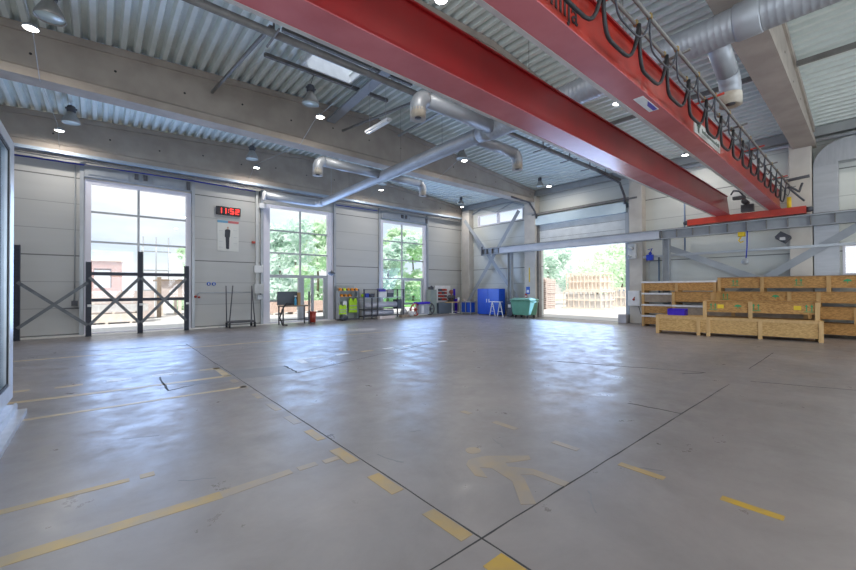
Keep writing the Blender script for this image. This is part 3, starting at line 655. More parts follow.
tag(MB().box(17.7, 18.08, 7.14, 7.5, 0, .38).build('bollard_block', mat('grey concrete block', (.48, .47, .50), None, 4, .7), bevel=.02), 'low grey concrete block at the foot of the gate jamb', 'block')
fl = thing('floodlight', 'black and grey floodlight tilted on the wall beneath the crane runway', 'floodlight', (17.8, 2.0, 3.28))
ob = MB().box(-.1, .1, -.17, .17, -.12, .12).build('housing', m_greyplas); ob.parent = fl; ob.rotation_euler = (R(38), R(20), 0)
ob2 = MB().box(17.64, 17.68, 1.93, 2.07, 3.18, 3.28).build('lens', mat('floodlight lens', (.45, .45, .45), None, 4, .2), fl)
MB().bar((17.85, 2.0, 3.30), (18.39, 1.95, 3.30), .04, .04).build('arm', m_alu, fl)
hk = thing('hose_reel', 'blue hose with silver coupling dangling from the runway', 'hose', (17.78, 2.9, 3.58))
MB().tube([(17.62, 2.93, 3.6), (17.62, 2.94, 3.0), (17.62, 2.97, 2.62)], .02, 8).build('hose', m_blue, hk)
MB().lathe([(.02, -.05), (.10, -.05), (.11, 0), (.10, .05), (.02, .05)], (17.62, 3.0, 2.5), 16, 'x').build('coupling', m_alu, hk)
yh = thing('trolley_hook', 'yellow hook block under the runway beside the blue hose', 'hook', (17.72, 3.1, 3.58))
MB().box(17.6, 17.8, 3.0, 3.2, 3.42, 3.58).build('block', m_yellowlab, yh, .02)
MB().tube([(17.65, 3.1, 3.42), (17.65, 3.14, 3.34), (17.65, 3.18, 3.28), (17.65, 3.12, 3.2), (17.65, 3.04, 3.24)], .025, 8).build('hook', m_yellowlab, yh)
tag(MB().lathe([(0, 0), (.08, 0), (.08, -.1), (0, -.1)], (18.38, 1.62, 2.3), 12, 'x').build('wall_fitting', m_white), 'small white round fitting on the column above the crates', 'fitting')

# conductor rail hung from the roof, on its drop brackets
cb = thing('conductor_rail', 'brown grey rail hung along the roof beside the far red girder', 'rail', (9, 7.5, 6.5))
MB().tube([(-1, 7.5, 6.5), (18.0, 7.5, 6.5)], .075, 10).build('rail', m_midsteel, cb)
for x in (2.55, 6.6, 9.6, 11.8, 13.6, 15.2, 16.6):
    z = zroof(x)
    MB().bar((x, 7.5, 6.5), (x, 7.5, z), .03, .03).bar((x, 7.2, 6.44), (x, 7.9, 6.44), .03, .03).build('drop_bracket', m_midsteel, cb)
for x, lab in ((2.5, 'thin dark bar from the concrete beam to the conductor rail, near the skylight'), (6.55, 'thin dark bar between concrete beam and conductor rail, beyond the skylight')):
    tag(MB().bar((x, 7.5, 6.62), (x-.1, 12.05, 7.1), .06, .06).build('steel_bar', m_midsteel), lab, 'steel bar')
tag(MB().bar((6.0, 7.0, 7.7), (6.0, 12.05, 7.3), .30, .07).build('cable_tray', m_galv), 'wide galvanised tray under the roof beyond the skylight', 'cable tray')
tag(MB().bar((11.0, -8, 7.3), (11.0, 1.2, 7.3), .16, .1).bar((11.0, 1.8, 7.3), (11.0, 6.2, 7.3), .16, .1).build('cable_tray', m_alu), 'perforated grey cable tray under the roof beside the spiral duct', 'cable tray')
tag(MB().bar((13.2, -8, 7.15), (13.2, 1.2, 7.15), .08, .12).bar((13.2, 1.8, 7.15), (13.2, 6.2, 7.15), .08, .12).build('steel_rail', m_midsteel), 'dark roof rail farther out than the perforated cable tray', 'rail')
tag(MB().bar((8.8, 6.9, 7.65), (8.8, 11.95, 7.5), .07, .07).build('steel_bar', m_alu), 'light steel bar under the roof behind the duct elbow', 'steel bar')

# ------------------------------------------------------------------ lamps
def make_led():
    t_ = thing('led_lamp', '', 'lamp', (0, 0, 0))
    MB().lathe([(0, .09), (.05, .09), (.06, .05), (.115, .035), (.125, 0), (.115, -.01), (.11, .0)], (0, 0, 0), 20).build('housing', m_alu, t_)
    MB().lathe([(0, -.012), (.105, -.012), (.11, .004), (0, .004)], (0, 0, 0), 20).build('lens', m_led, t_)
    return t_
led = make_led()
spots = [(-1, 10.5), (4.9, 10.5), (10.9, 10.45), (16.85, 10.4), (-.95, 16.7), (4.95, 16.6), (10.9, 16.3), (17.0, 16.5), (4.5, 4.85), (10.7, 4.5), (16.85, 4.6), (-1.3, 4.7), (-1.2, -1.3), (4.8, -1.3), (10.8, -1.3), (16.8, -1.3), (1.9, -6.5), (7.9, -6.5), (13.9, -6.5)]  # rows behind the camera are unseen, added to keep the light even
names = ['lit round lamp nearest the glazed cabin, over the open floor', 'lit round lamp beside the skylight and hanging tube light', 'lit round lamp between the duct elbows and the corner',
         'lit round lamp in front of the gate', 'lit round lamp above the wall at the end rack frame', 'lit round lamp above the wall clock', 'lit round lamp over the wall between the glazed doors and the roll rack',
         'lit round lamp in the corner by the narrow high window', 'lit round lamp between the two red girders, nearest the camera', 'lit round lamp between the girders beside the spiral duct', 'lit round lamp between the girders at the gate wall',
         'lit round lamp over the glazed cabin'] + ['unseen lit round lamp added behind the camera']*7
lamps = [led]+[copy_tree(led) for _ in spots[1:]]
for k, ((x, y), lab) in enumerate(zip(spots, names)):
    o = lamps[k]
    o.location = (x, y, 6.6); tag(o, lab, 'lamp', 'round led lamps on wires')
    light('lamp_glow', 'AREA', (0, 0, -.03), 40, (1, .95, .88), None, o, shape='DISK', size=.22)
    if k not in (0, 1, 2, 4, 5, 6): MB().tube([(x, y, 6.68), (xrib(x), y, zroof(xrib(x))-.006)], .004, 4).build('wire', m_alu, o)
for x, lab in ((-1, 'thin carrying wire over the rack frames'), (4.92, 'thin carrying wire past the skylight'), (10.9, 'thin carrying wire past the duct elbows')):
    tag(MB().tube([(x, 7.6, 6.85), (x, 9, 6.74), (x, 10.2, 6.70), (x, 10.8, 6.70), (x, 12, 6.24), (x+.02, 14.5, 6.5), (x+.02, 16.2, 6.70), (x+.02, 16.9, 6.70), (x, 17.58, 6.3)], .006, 4).build('steel_wire', m_alu), lab, 'wire')
def make_bell():
    t_ = thing('bell_lamp', '', 'lamp')
    MB().lathe([(.09, .34), (.11, .30), (.15, .22), (.22, .08), (.235, 0), (.225, 0), (.21, .08), (.14, .21), (.09, .29)], seg=24).build('reflector', mat('brown grey reflector', (.36, .34, .31), (.30, .28, .25), 4, .35, .4), t_)
    MB().lathe([(0, .02), (.21, .02), (.22, .035), (0, .035)], seg=24).build('lens', mat('pale green lens', (.62, .70, .66), None, 3, .15), t_)
    MB().lathe([(0, .34), (.10, .34), (.11, .38), (.11, .48), (.09, .53), (.03, .56), (0, .56)], seg=16).box(-.14, .14, -.03, .03, .43, .47).build('gear_box', m_darksteel, t_)
    return t_
bell = make_bell(); bells = [bell]+[copy_tree(bell) for _ in range(7)]
for k, ((x, y), lab) in enumerate(zip([(-.72, 10.25), (4.52, 10.3), (11.07, 10.75), (16.6, 10.75), (-.66, 16.3), (4.66, 16.2), (10.76, 16.0), (16.5, 16.1)],
        ['unlit bell lamp close to the lamp nearest the glazed cabin', 'unlit bell lamp beside the skylight', 'bell lamp between the duct elbows and the corner', 'bell lamp in front of the gate', 'bell lamp above the wall at the end rack frame',
         'bell lamp above the wall clock', 'bell lamp over the wall between the doors and the roll rack', 'bell lamp in the corner by the narrow high window'])):
    o = bells[k]
    o.location = (x, y, 6.78); tag(o, lab, 'lamp', 'bell lamps under the roof')
    if zroof(x) < 7.36: o.scale = (.8, .8, .8); o.location.z = 6.62
    else: MB().tube([(x, y, 7.33), (xrib(x), y, zroof(xrib(x))-.006)], .008, 6).build('stem', m_darksteel, o)
tl = thing('tube_light', 'white tube light hanging on two wires in front of the concrete beam', 'tube light', (5.77, 8.8, 6))
MB().box(5.70, 5.84, 8.22, 9.36, 5.98, 6.06).build('housing', m_white, tl, .02)
MB().box(5.73, 5.81, 8.28, 9.3, 5.955, 5.98).build('diffuser', mat('frosted cover', (.82, .83, .82), None, 4, .3), tl)
for y in (8.4, 9.2): MB().tube([(5.77, y, 6.05), (5.77, y, 7.8)], .005, 4).build('wire', m_alu, tl)
pw = thing('pendant_sensor', 'small dark cone hanging on a long wire before the glazed doors', 'pendant', (7.9, 16.6, 2.2))
MB().lathe([(0, .16), (.03, .16), (.05, .12), (.17, .04), (.16, .0), (.04, -.08), (0, -.1)], (8.3, 16.6, 2.28), 16).build('cone', m_darksteel, pw)
MB().tube([(8.3, 16.6, 2.44), (xrib(8.3), 16.6, zroof(xrib(8.3))-.006)], .008, 5).build('wire', m_alu, pw)

# ------------------------------------------------------------------ glazed cabin at the near side
gp = thing('glazed_cabin', 'aluminium framed glass cabin wall on a silver plinth near the camera', 'glass partition', (-.9, 5, 0))
MB().box(-1.0, -.88, 7.40, 7.66, .12, 3.58).box(-1.0, -.88, 2.0, 7.40, 3.44, 3.58).box(-1.0, -.88, 2.0, 7.40, .12, .32).box(-1.0, -.88, 2.0, 2.2, .32, 3.44).build('frame', mat('light aluminium', (.62, .65, .70), None, 4, .32, .4), gp)
MB().box(-.905, -.89, 7.36, 7.40, .32, 3.44).box(-.905, -.89, 2.2, 7.36, 3.40, 3.44).box(-.905, -.89, 2.2, 7.36, .32, .36).build('gasket', m_black, gp)
MB().box(-.95, -.935, 2.2, 7.40, .32, 3.44).build('pane', m_cabglass, gp)
MB().box(-1.0, -.95, 4.6, 4.7, .32, 3.44).build('mullion', m_alu, gp)
MB().box(-1.0, -.78, 2.0, 7.16, 0.0, .12).box(-1.0, -.69, 2.0, 7.10, 0, .06).box(-.80, -.78, 2, 7.1, .12, .15).build('plinth', mat('silver sill', (.60, .62, .66), (.48, .50, .54), 5, .35, .4), gp)

# ------------------------------------------------------------------ rack frames by the first window
rk = thing('rack_frame', 'row of dark blue rack uprights with crossed braces by the first window', 'rack frame', (.3, 17.3, 0))
RY = 17.3; px_ = [-1.92, -.25, 1.15, 2.58]; ph = [2.98, 2.52, 2.95, 2.48]
for x, h in zip(px_, ph):
    c = MB()
    c.box(x-.075, x+.075, RY+.05, RY+.06, .0, h).box(x-.075, x-.06, RY-.06, RY+.05, 0, h).box(x+.06, x+.075, RY-.06, RY+.05, 0, h)
    z = .05
    while z < h-.04: c.box(x-.06, x+.06, RY-.045, RY-.035, z, z+.065); z += .1
    u = c.build('upright', m_rackblue, rk)
    MB().box(x-.09, x+.09, RY-.09, RY+.09, 0, .012).build('foot_plate', m_rackblue, u)
for a, bb in zip(px_[:3], px_[1:]):
    if a > -1:
        for z in (2.12, 1.22): MB().box(a+.076, bb-.076, RY-.03, RY+.03, z-.055, z+.055).build('cross_beam', m_rackblue, rk)
        zt = 2.0
    else: zt = 1.82
    MB().bar((a+.02, RY-.07, zt), (bb-.02, RY-.07, .38), .095, .02, (0, 0, 1)).build('brace', m_brace, rk)
    MB().bar((a+.02, RY-.095, .38), (bb-.02, RY-.095, zt), .095, .02, (0, 0, 1)).build('brace', m_brace, rk)
for x in px_[1:]: MB().box(x-.03, x+.09, RY-.085, RY-.07, 1.0, 1.08).build('tag_plate', m_white, rk)

# ------------------------------------------------------------------ on the window wall
ck = thing('wall_clock', 'black digital wall clock with red digits reading 11:52', 'clock', (4.2, 17.95, 4.9))
MB().box(3.74, 4.68, 17.9, 17.995, 4.73, 5.08).build('housing', m_black, ck, .01)
cx = MB(); seg = {'1': 'bc', '5': 'afgcd', '2': 'abged'}
def digit(ch, x0, z0, w_, h_):
    t_ = .028; y0, y1 = 17.89, 17.9
    d_ = {'a': (x0, x0+w_, z0+h_-t_, z0+h_), 'g': (x0, x0+w_, z0+h_/2-t_/2, z0+h_/2+t_/2), 'd': (x0, x0+w_, z0, z0+t_), 'b': (x0+w_-t_, x0+w_, z0+h_/2, z0+h_), 'c': (x0+w_-t_, x0+w_, z0, z0+h_/2),
          'f': (x0, x0+t_, z0+h_/2, z0+h_), 'e': (x0, x0+t_, z0, z0+h_/2)}
    for q in seg[ch]: a = d_[q]; cx.box(a[0], a[1], y0, y1, a[2], a[3])
for ch, x0 in zip('1152', (3.80, 3.97, 4.26, 4.47)): digit(ch, x0, 4.79, .14, .22)
cx.box(4.185, 4.21, 17.89, 17.9, 4.84, 4.87).box(4.185, 4.21, 17.89, 17.9, 4.94, 4.97)
cx.build('digits', m_redled, ck)
po = thing('wall_poster', 'white poster of a man in a dark suit below the digital clock', 'poster', (4.2, 17.98, 3.8))
MB().box(3.79, 4.62, 17.985, 17.998, 3.2, 4.40).build('sheet', m_poster, po)
MB().box(3.79, 4.2, 17.98, 17.985, 4.40, 4.50).build('header_band', m_pblue, po); MB().box(4.2, 4.62, 17.98, 17.985, 4.40, 4.50).build('header_band', m_pred, po)
fg = MB().prism([(4.08, 4.10), (4.14, 4.14), (4.23, 4.14), (4.29, 4.10), (4.27, 3.82), (4.25, 3.78), (4.24, 3.3), (4.17, 3.28), (4.17, 3.3), (4.12, 3.3), (4.10, 3.78), (4.07, 3.82)], 17.979, 17.984, 'y').build('suit_print', m_pdark, po)
MB().prism([(4.19+.035*math.cos(a), 4.20+.05*math.sin(a)) for a in [k*math.pi/6 for k in range(12)]], 17.979, 17.984, 'y').build('head_print', m_skin, po)
for x0, z0 in ((3.85, 4.05), (3.85, 3.6), (4.4, 4.1), (4.42, 3.8), (4.4, 3.55), (3.85, 3.35)): MB().box(x0, x0+.15, 17.98, 17.985, z0, z0+.012).build('text_line', m_alu, po)
for x, lab in ((3.47, 'round blue sign on the wall under the clock, nearer the rack frames'), (3.66, 'round blue sign on the wall under the clock, nearer the four-post cart')):
    sg = MB().lathe([(0, -.01), (.075, -.01), (.075, .0), (0, 0)], (x, 17.99, 1.8), 20, 'y').build('round_sign', m_sign); tag(sg, lab, 'sign', 'round blue signs')
    MB().ball((x, 17.978, 1.82), .02, (1, .2, 1), 8).box(x-.022, x+.022, 17.975, 17.981, 1.755, 1.80).build('pictogram', m_white, sg)
hp = thing('heating_pipe', 'grey pipe with red valve low on the wall behind the cart', 'pipe', (4.2, 17.9, 1.4))
MB().tube([(3.05, 17.9, 1.27), (3.05, 17.9, 1.36), (3.12, 17.9, 1.44), (5.2, 17.9, 1.44)], .025, 8).build('pipe', m_alu, hp)
MB().ball((2.98, 17.88, 1.28), .05).ball((3.1, 17.86, 1.25), .045).build('valve', m_binred, hp)
el = thing('cable_riser', 'cream cable duct with junction boxes beside the glazed doors', 'cable duct', (5.45, 17.9, 1.3))
MB().box(5.30, 5.42, 17.9, 17.995, 1.1, 5.9).build('duct', m_cream, el)
MB().box(5.22, 5.58, 17.8, 17.995, 2.3, 2.62).build('junction_box', m_white, el, .01); MB().box(5.22, 5.62, 17.8, 17.995, 1.38, 1.8).build('junction_box', m_cream, el, .01)
MB().box(5.35, 5.58, 17.84, 17.995, 1.1, 1.32).build('junction_box', m_alu, el, .01)
MB().box(5.16, 5.29, 17.9, 17.995, 3.6, 3.7).build('call_point', m_binred, el)
MB().tube([(5.45, 17.85, 5.2), (5.4, 17.85, 5.5), (5.44, 17.8, 5.95)], .012, 6).build('cable', m_black, el)
MB().box(5.42, 5.72, 17.78, 17.9, 5.2, 5.42).build('sensor_box', m_white, el)

# four-post cart
ct = thing('stake_cart', 'black platform cart with four tall stakes against the wall', 'cart', (4.48, 17.15, 0))
MB().box(3.98, 4.98, 16.85, 17.4, .2, .27).build('platform', m_darksteel, ct)
for x, y, dx in ((4.0, 16.88, -.03), (4.0, 17.36, .0), (4.96, 16.88, .0), (4.96, 17.36, -.0)):
    lean = .12 if (x < 4.5 and y < 17) else (-.12 if (x > 4.5 and y < 17) else (-.02 if x < 4.5 else .02))
    MB().tube([(x, y, .27), (x+lean, y, 1.72)], .022, 8).build('stake', m_darksteel, ct)
    MB().lathe([(0, -.03), (.07, -.03), (.07, .03), (0, .03)], (x, y, .075), 14, 'x').box(x-.04, x+.04, y-.015, y+.015, .08, .2).build('caster', m_black, ct)

# work desk before the glazed doors
dsk = thing('work_desk', 'small dark workbench with screen and boards before the glazed doors', 'desk', (6.6, 16.8, 0))
MB().box(5.98, 7.22, 16.5, 17.1, .80, .85).build('desk_board', m_grayboard, dsk)
for x in (6.02, 7.18):
    for y in (16.54, 17.06): MB().box(x-.025, x+.025, y-.025, y+.025, 0, .80).build('leg', m_darksteel, dsk)
MB().bar((6.02, 17.06, .2), (7.18, 17.06, .2), .04, .04).bar((6.02, 16.54, .2), (6.02, 17.06, .2), .04, .04).bar((7.18, 16.54, .2), (7.18, 17.06, .2), .04, .04).build('rail', m_darksteel, dsk)
MB().box(7.16, 7.22, 16.54, 16.6, .85, 1.46).build('upright', m_darksteel, dsk)
scb = thing('display_screen', 'large dark grey screen seen from behind on the workbench', 'screen', (6.3, 16.9, .85))
MB().box(5.90, 6.78, 16.9, 16.95, .87, 1.46).build('panel', mat('dark grey screen', (.09, .11, .13), None, 3, .4), scb); MB().box(6.2, 6.5, 16.85, 17.0, .853, .87).build('foot', m_darksteel, scb)
tag(MB().box(6.74, 6.86, 16.72, 16.8, .853, 1.42).build('wood_block', m_wood), 'upright brown wooden board on the workbench', 'board')
bt = thing('spray_bottle', 'blue bottle standing before the dark screen', 'bottle', (6.62, 16.65, .85))
MB().lathe([(0, 0), (.05, 0), (.05, .24), (.02, .32), (.02, .38), (0, .38)], (6.60, 16.65, .851), 12).build('body', mat('sky blue bottle', (.10, .45, .70), None, 4, .3), bt)
MB().box(6.56, 6.66, 16.63, 16.67, 1.23, 1.28).build('trigger', m_white, bt)
tag(MB().tube([(6.5, 16.6, .885), (6.15, 16.5, .96), (5.93, 16.4, .7), (5.85, 16.45, .35), (5.95, 16.45, .06), (6.15, 16.4, .02)], .028, 8).build('black_hose', m_black), 'black hose looping down from the workbench to the floor', 'hose')
rb = thing('waste_bin', 'small red waste bin beside the workbench', 'bin', (7.5, 16.95, 0))
MB().lathe([(0, .03), (.16, .03), (.185, .5), (.17, .5), (.15, .06), (0, .06)], (7.5, 16.95, 0), 20).build('body', m_binred, rb)
MB().lathe([(.185, .48), (.195, .48), (.195, .53), (0, .55)], (7.5, 16.95, 0), 20).build('lid', m_binred, rb)
for a in range(4): MB().ball((7.5+.13*math.cos(a*1.57+.7), 16.95+.13*math.sin(a*1.57+.7), .03), .03, seg=8).build('caster', m_black, rb)

# helmet stand
hs = thing('helmet_stand', 'grey stand with two helmet shelves beside the glazed doors', 'stand', (9.65, 17.4, 0))
MB().box(9.12, 10.08, 17.62, 17.66, .06, 1.74).build('back_board', mat('grey green board', (.38, .41, .40), None, 3, .6), hs)
for z in (1.47, 1.17): MB().box(9.08, 10.12, 17.3, 17.62, z-.02, z).build('shelf', m_alu, hs)
for x in (9.05, 10.11): MB().box(x, x+.04, 17.3, 17.62, 0, 1.449).build('upright', m_alu, hs)
MB().box(9.3, 9.5, 17.32, 17.5, .08, .95).build('white_pillar', m_white, hs)
MB().box(9.05, 10.15, 17.25, 17.66, .0, .06).build('base', m_darksteel, hs)
def make_helmet():
    t_ = thing('safety_helmet', '', 'helmet')
    return t_
def helmet(x, z, m, lab):
    t_ = thing('safety_helmet', lab, 'helmet', (x, 17.44, z), 'helmets on the stand')
    MB().lathe([(.10, 0), (.098, .05), (.085, .10), (.05, .135), (0, .145)], (x, 17.44, z), 16).build('shell', m, t_)
    MB().lathe([(.10, .0), (.112, .0), (.112, .01), (.10, .012)], (x, 17.43, z), 16).build('brim', m, t_)
    MB().ball((x+.097, 17.40, z+.048), .045, (.2, 1, 1), 8).ball((x-.097, 17.40, z+.048), .045, (.2, 1, 1), 8).build('ear_muff', m_black, t_)
ordn = ['first', 'second', 'third', 'fourth', 'fifth']
for k, mm in enumerate((m_orange, m_lime, m_orange, m_orange, m_orange)):
    helmet(9.2+k*.225, 1.473, mm, '%s helmet on the upper shelf, %s from the glazed doors' % ('lime' if mm == m_lime else 'orange', ordn[k]))
for k, mm in enumerate((m_orange, m_orange, m_orange)):
    helmet(9.26+k*.225, 1.173, mm, 'orange helmet on the lower shelf, %s from the glazed doors' % ordn[k])
tag(MB().ball((10.345, 17.2, 1.215), .09, (.9, 1.2, 1), 12).build('lime_bundle', m_hiv), 'bright lime bundle on top at the end of the roll rack', 'bundle')
def vest(x, y, z0, z1, wd, lab):
    t_ = thing('safety_vest', lab, 'vest', (x, y, z0), 'lime safety vests')
    h = z1-z0
    pts = [(-wd*.5, 0), (wd*.5, 0), (wd*.46, h*.55), (wd*.5, h*.75), (wd*.38, h), (wd*.15, h*.97), (0, h*.72), (-wd*.15, h*.97), (-wd*.38, h), (-wd*.5, h*.75), (-wd*.46, h*.55)]
    MB().prism([(x+a, z0+c) for a, c in pts], y-.06, y+.05, 'y').build('cloth', m_hiv, t_, .02)
    for f_ in (.2, .45): MB().box(x-wd*.47, x+wd*.47, y-.066, y-.06, z0+h*f_, z0+h*f_+.04).build('reflective_band', m_alu, t_)
    MB().tube([(x, y, z1-.02), (x, y, z1+.054)], .008, 5).build('hanger', m_darksteel, t_)
vest(9.86, 17.36, .36, 1.095, .46, 'tall lime safety vest hanging beneath the helmet shelves')
vest(9.2, 17.2, .30, .78, .40, 'short lime safety vest low at the stand beside the door frame')
tag(MB().ball((9.22, 17.02, .15), .15, (1.2, .9, .95)).ball((9.1, 17.02, .10), .1).build('dark_bag', m_greyplas), 'dark bag on the floor at the helmet stand', 'bag')

# roll rack
rr = thing('roll_rack', 'dark steel rack of wrapped rolls before the last window', 'rack', (11.5, 17.2, 0))
for x in (10.28, 10.75, 11.1, 12.78):
    for y in ((16.95, 17.5) if x in (10.28, 12.78) else (16.95,)):
        MB().box(x-.03, x+.03, y-.03, y+.03, .0, 1.55 if x != 10.75 else 1.2).build('upright', m_darksteel, rr)
for z in (1.12, .50, .16): MB().box(10.25, 12.81, 16.92, 17.53, z-.03, z).build('shelf', m_alu if z > 1 else m_darksteel, rr)
MB().bar((10.28, 16.95, 1.52), (12.78, 16.95, 1.52), .03, .03).bar((12.78, 16.95, 1.52), (12.78, 17.5, 1.52), .03, .03).build('rail', m_darksteel, rr)
for x, z, r_, x1, lab in ((10.32, .72, .16, 12.4, 'long white wrapped roll on the middle shelf of the roll rack'), (10.32, .31, .13, 12.2, 'long white wrapped roll on the lowest shelf of the roll rack')):
    o = MB().tube([(x, 17.15, z), (x1, 17.15, z)], r_, 20).build('wrapped_roll', m_roll); tag(o, lab, 'roll', 'wrapped rolls')
    MB().lathe([(.03, 0), (r_*.4, 0), (r_*.4, .02), (.03, .02)], (x1, 17.15, z), 14, 'x').build('core', m_wood, o)
for x0, x1, z1, mm, lab in ((10.44, 10.64, 1.32, m_blue, 'blue box on top of the roll rack nearest the helmets'), (10.68, 10.98, 1.30, m_greyplas, 'dark box beside the blue box on the roll rack'),
                            (11.25, 11.75, 1.40, m_white, 'white box in the middle of the rack top'), (11.8, 12.2, 1.33, m_greyplas, 'dark crate near the end of the rack top')):
    o = MB().box(x0, x1, 17.05, 17.4, 1.121, z1).build('storage_box', mm, bevel=.01); tag(o, lab, 'box', 'boxes on the roll rack')
    MB().box(x0-.01, x1+.01, 17.04, 17.41, z1-.03, z1+.012).build('lid', mm, o)
for x0, x1, z0, mm, lab in ((11.3, 11.7, 1.415, m_violetblue, 'violet parcel on the white box'), (11.85, 12.25, 1.35, mat('grey parcel', (.4, .38, .42), None, 4, .6), 'grey parcel on the dark crate')):
    tag(MB().box(x0, x1, 17.08, 17.36, z0, z0+.16).build('parcel', mm, bevel=.02), lab, 'parcel')
tag(MB().box(12.42, 12.72, 17.0, 17.45, .501, .98).build('plastic_crate', m_greyplas, bevel=.02), 'dark blue grey crate beside the end of the upper roll', 'crate')
for x0, x1, lab in ((11.0, 12.0, 'low brown timber piece under the roll rack front'), (12.4, 12.95, 'short grey pallet piece at the rack corner')):
    tag(MB().box(x0, x1, 16.6, 16.85, 0, .14).build('timber_piece', m_grayboard if x0 > 12 else m_palletr, bevel=.01), lab, 'timber')
for x, s_, lab in ((13.12, .23, 'white rubbish bag beside the roll rack'), (13.56, .18, 'smaller white rubbish bag beside the hose reel')):
    bg_ = MB(); bg_.ball((x, 17.35, s_*.95), s_, (1, .85, 1.0), 16)
    bg_.lathe([(s_*.5, s_*1.75), (s_*.2, s_*2.1), (s_*.35, s_*2.5)], (x, 17.35, 0), 10)
    tag(bg_.build('rubbish_bag', m_bag), lab, 'bag', 'white rubbish bags')
tag(MB().ball((13.3, 16.92, .16), .16, (1.3, .9, 1), 14).build('foil_heap', m_bag), 'crumpled white foil heap between the bags', 'foil')
hr = thing('cable_drum_cart', 'two-wheeled drum cart with red wheel and violet top', 'cart', (14.3, 17.2, 0))
for x, mm in ((13.75, m_binred), (14.85, m_darksteel)):
    wv = MB()
    for rr_, ri in ((.36, .30), (.1, .03)): wv.lathe([(ri, -.03), (rr_, -.03), (rr_, .03), (ri, .03), (ri, -.03)], (x, 17.1, .37), 24, 'y')
    for k in range(6): a = k*math.pi/3; wv.bar((x, 17.1, .37), (x+.31*math.cos(a), 17.1, .37+.31*math.sin(a)), .03, .03)
    wv.build('wheel', mm, hr)
MB().box(13.95, 14.7, 16.98, 17.35, .08, .66).build('body', mat('silver grey body', (.40, .42, .46), None, 4, .4), hr)
MB().box(13.85, 14.75, 16.95, 17.38, .68, .80).build('top', m_violetblue, hr)
MB().box(14.1, 14.28, 16.96, 16.98, .15, .6).build('label_panel', m_white, hr)
lk = thing('metal_locker', 'narrow grey green locker with white fittings beside the tool wall', 'locker', (15.3, 17.7, 0))
MB().box(15.22, 15.72, 17.45, 17.85, 0, 1.5).build('body', mat('grey green enamel', (.28, .33, .30), None, 3, .5), lk, .01)
MB().box(15.26, 15.68, 17.44, 17.45, .1, 1.46).build('door', mat('grey green door', (.31, .36, .33), None, 3, .5), lk)
tag(MB().box(15.3, 15.55, 17.55, 17.75, 1.5, 1.66).ball((15.42, 17.6, 1.68), .07).build('power_tool', m_darksteel), 'black power tool lying on the grey green locker', 'tool')
# tool wall
tw = thing('tool_board', 'pale tool board with red storage bins in the corner', 'tool board', (16.6, 17.9, 0))
MB().box(15.95, 17.3, 17.88, 17.93, .7, 1.75).build('board', m_white, tw)
MB().box(15.95, 17.3, 17.5, 17.9, .0, .66).build('lower_cabinet', mat('slate blue cabinet', (.17, .21, .27), None, 3, .5), tw)
MB().box(15.93, 16.1, 17.8, 17.88, .7, 1.45).build('side_panel', m_white, tw)
for i in range(3):
    for j in range(4):
        bx, bz = 16.22+i*.22, .82+j*.2
        o = MB().prism([(17.72, bz), (17.879, bz), (17.879, bz+.13), (17.76, bz+.13), (17.72, bz+.07)], bx, bx+.18, 'x').build('storage_bin', m_binred if (i+j) % 3 else m_greyplas); tag(o, 'small storage bin hooked on the pale tool board', 'bin', 'storage bins on the tool board')
vis = thing('bench_grinder', 'dark bench machine with red guard on the cabinet beneath the tool board', 'machine', (16.95, 17.6, .66))
MB().box(16.85, 17.25, 17.52, 17.7, .663, .85).lathe([(0, -.05), (.15, -.05), (.15, .05), (0, .05)], (16.9, 17.55, 1.0), 14, 'y').lathe([(0, -.05), (.15, -.05), (.15, .05), (0, .05)], (17.2, 17.55, 1.0), 14, 'y').build('body', m_darksteel, vis)
MB().lathe([(0, -.06), (.13, -.06), (.13, .06), (0, .06)], (17.05, 17.55, 1.35), 12, 'y').box(17.02, 17.08, 17.52, 17.58, .85, 1.3).build('guard', mat('dusky red', (.30, .10, .08), None, 4, .5), vis)
tag(MB().box(17.35, 17.47, 17.6, 17.68, .9, 1.55).box(17.35, 17.47, 17.4, 17.7, 0, .9).build('broom_rack', m_violetblue), 'violet blue upright tool beside the bench machine', 'tool')
tb = thing('folding_table', 'light wooden table on white metal feet before the tool wall', 'table', (16.9, 16.8, 0))
MB().box(16.15, 17.55, 16.68, 17.2, .70, .735).build('table_board', m_woodl, tb, .008)
for x in (16.55, 17.2):
    MB().bar((x, 16.95, .04), (x, 16.95, .70), .05, .05).bar((x, 16.7, .03), (x, 17.2, .03), .05, .05).build('leg', m_white, tb)
MB().bar((16.55, 16.95, .15), (17.2, 16.95, .15), .03, .03).build('stretcher', m_white, tb)
for x, h_, mm, lab in ((17.05, .26, m_white, 'tall white can on the wooden table'), (17.45, .18, m_duct_end, 'cream tub on the end of the wooden table')):
    o = MB().lathe([(0, 0), (.06, 0), (.06, h_), (0, h_)], (x, 16.9, .737), 16).build('paint_can', mm); tag(o, lab, 'can')
    MB().lathe([(.064, h_-.03), (.064, h_+.01), (0, h_+.01)], (x, 16.9, .737), 16).build('lid', mm, o)
ch = thing('wooden_chair', 'brown wooden chair at the end of the wooden table', 'chair', (17.45, 17.05, 0))
MB().box(17.6, 17.94, 16.75, 17.1, .42, .46).build('seat', m_palletr, ch)
MB().box(17.6, 17.94, 17.06, 17.1, .46, .9).build('backrest', m_palletr, ch)
for x in (17.62, 17.92):
    for y in (16.78, 17.08): MB().box(x-.02, x+.02, y-.02, y+.02, 0, .42).build('leg', m_palletr, ch)
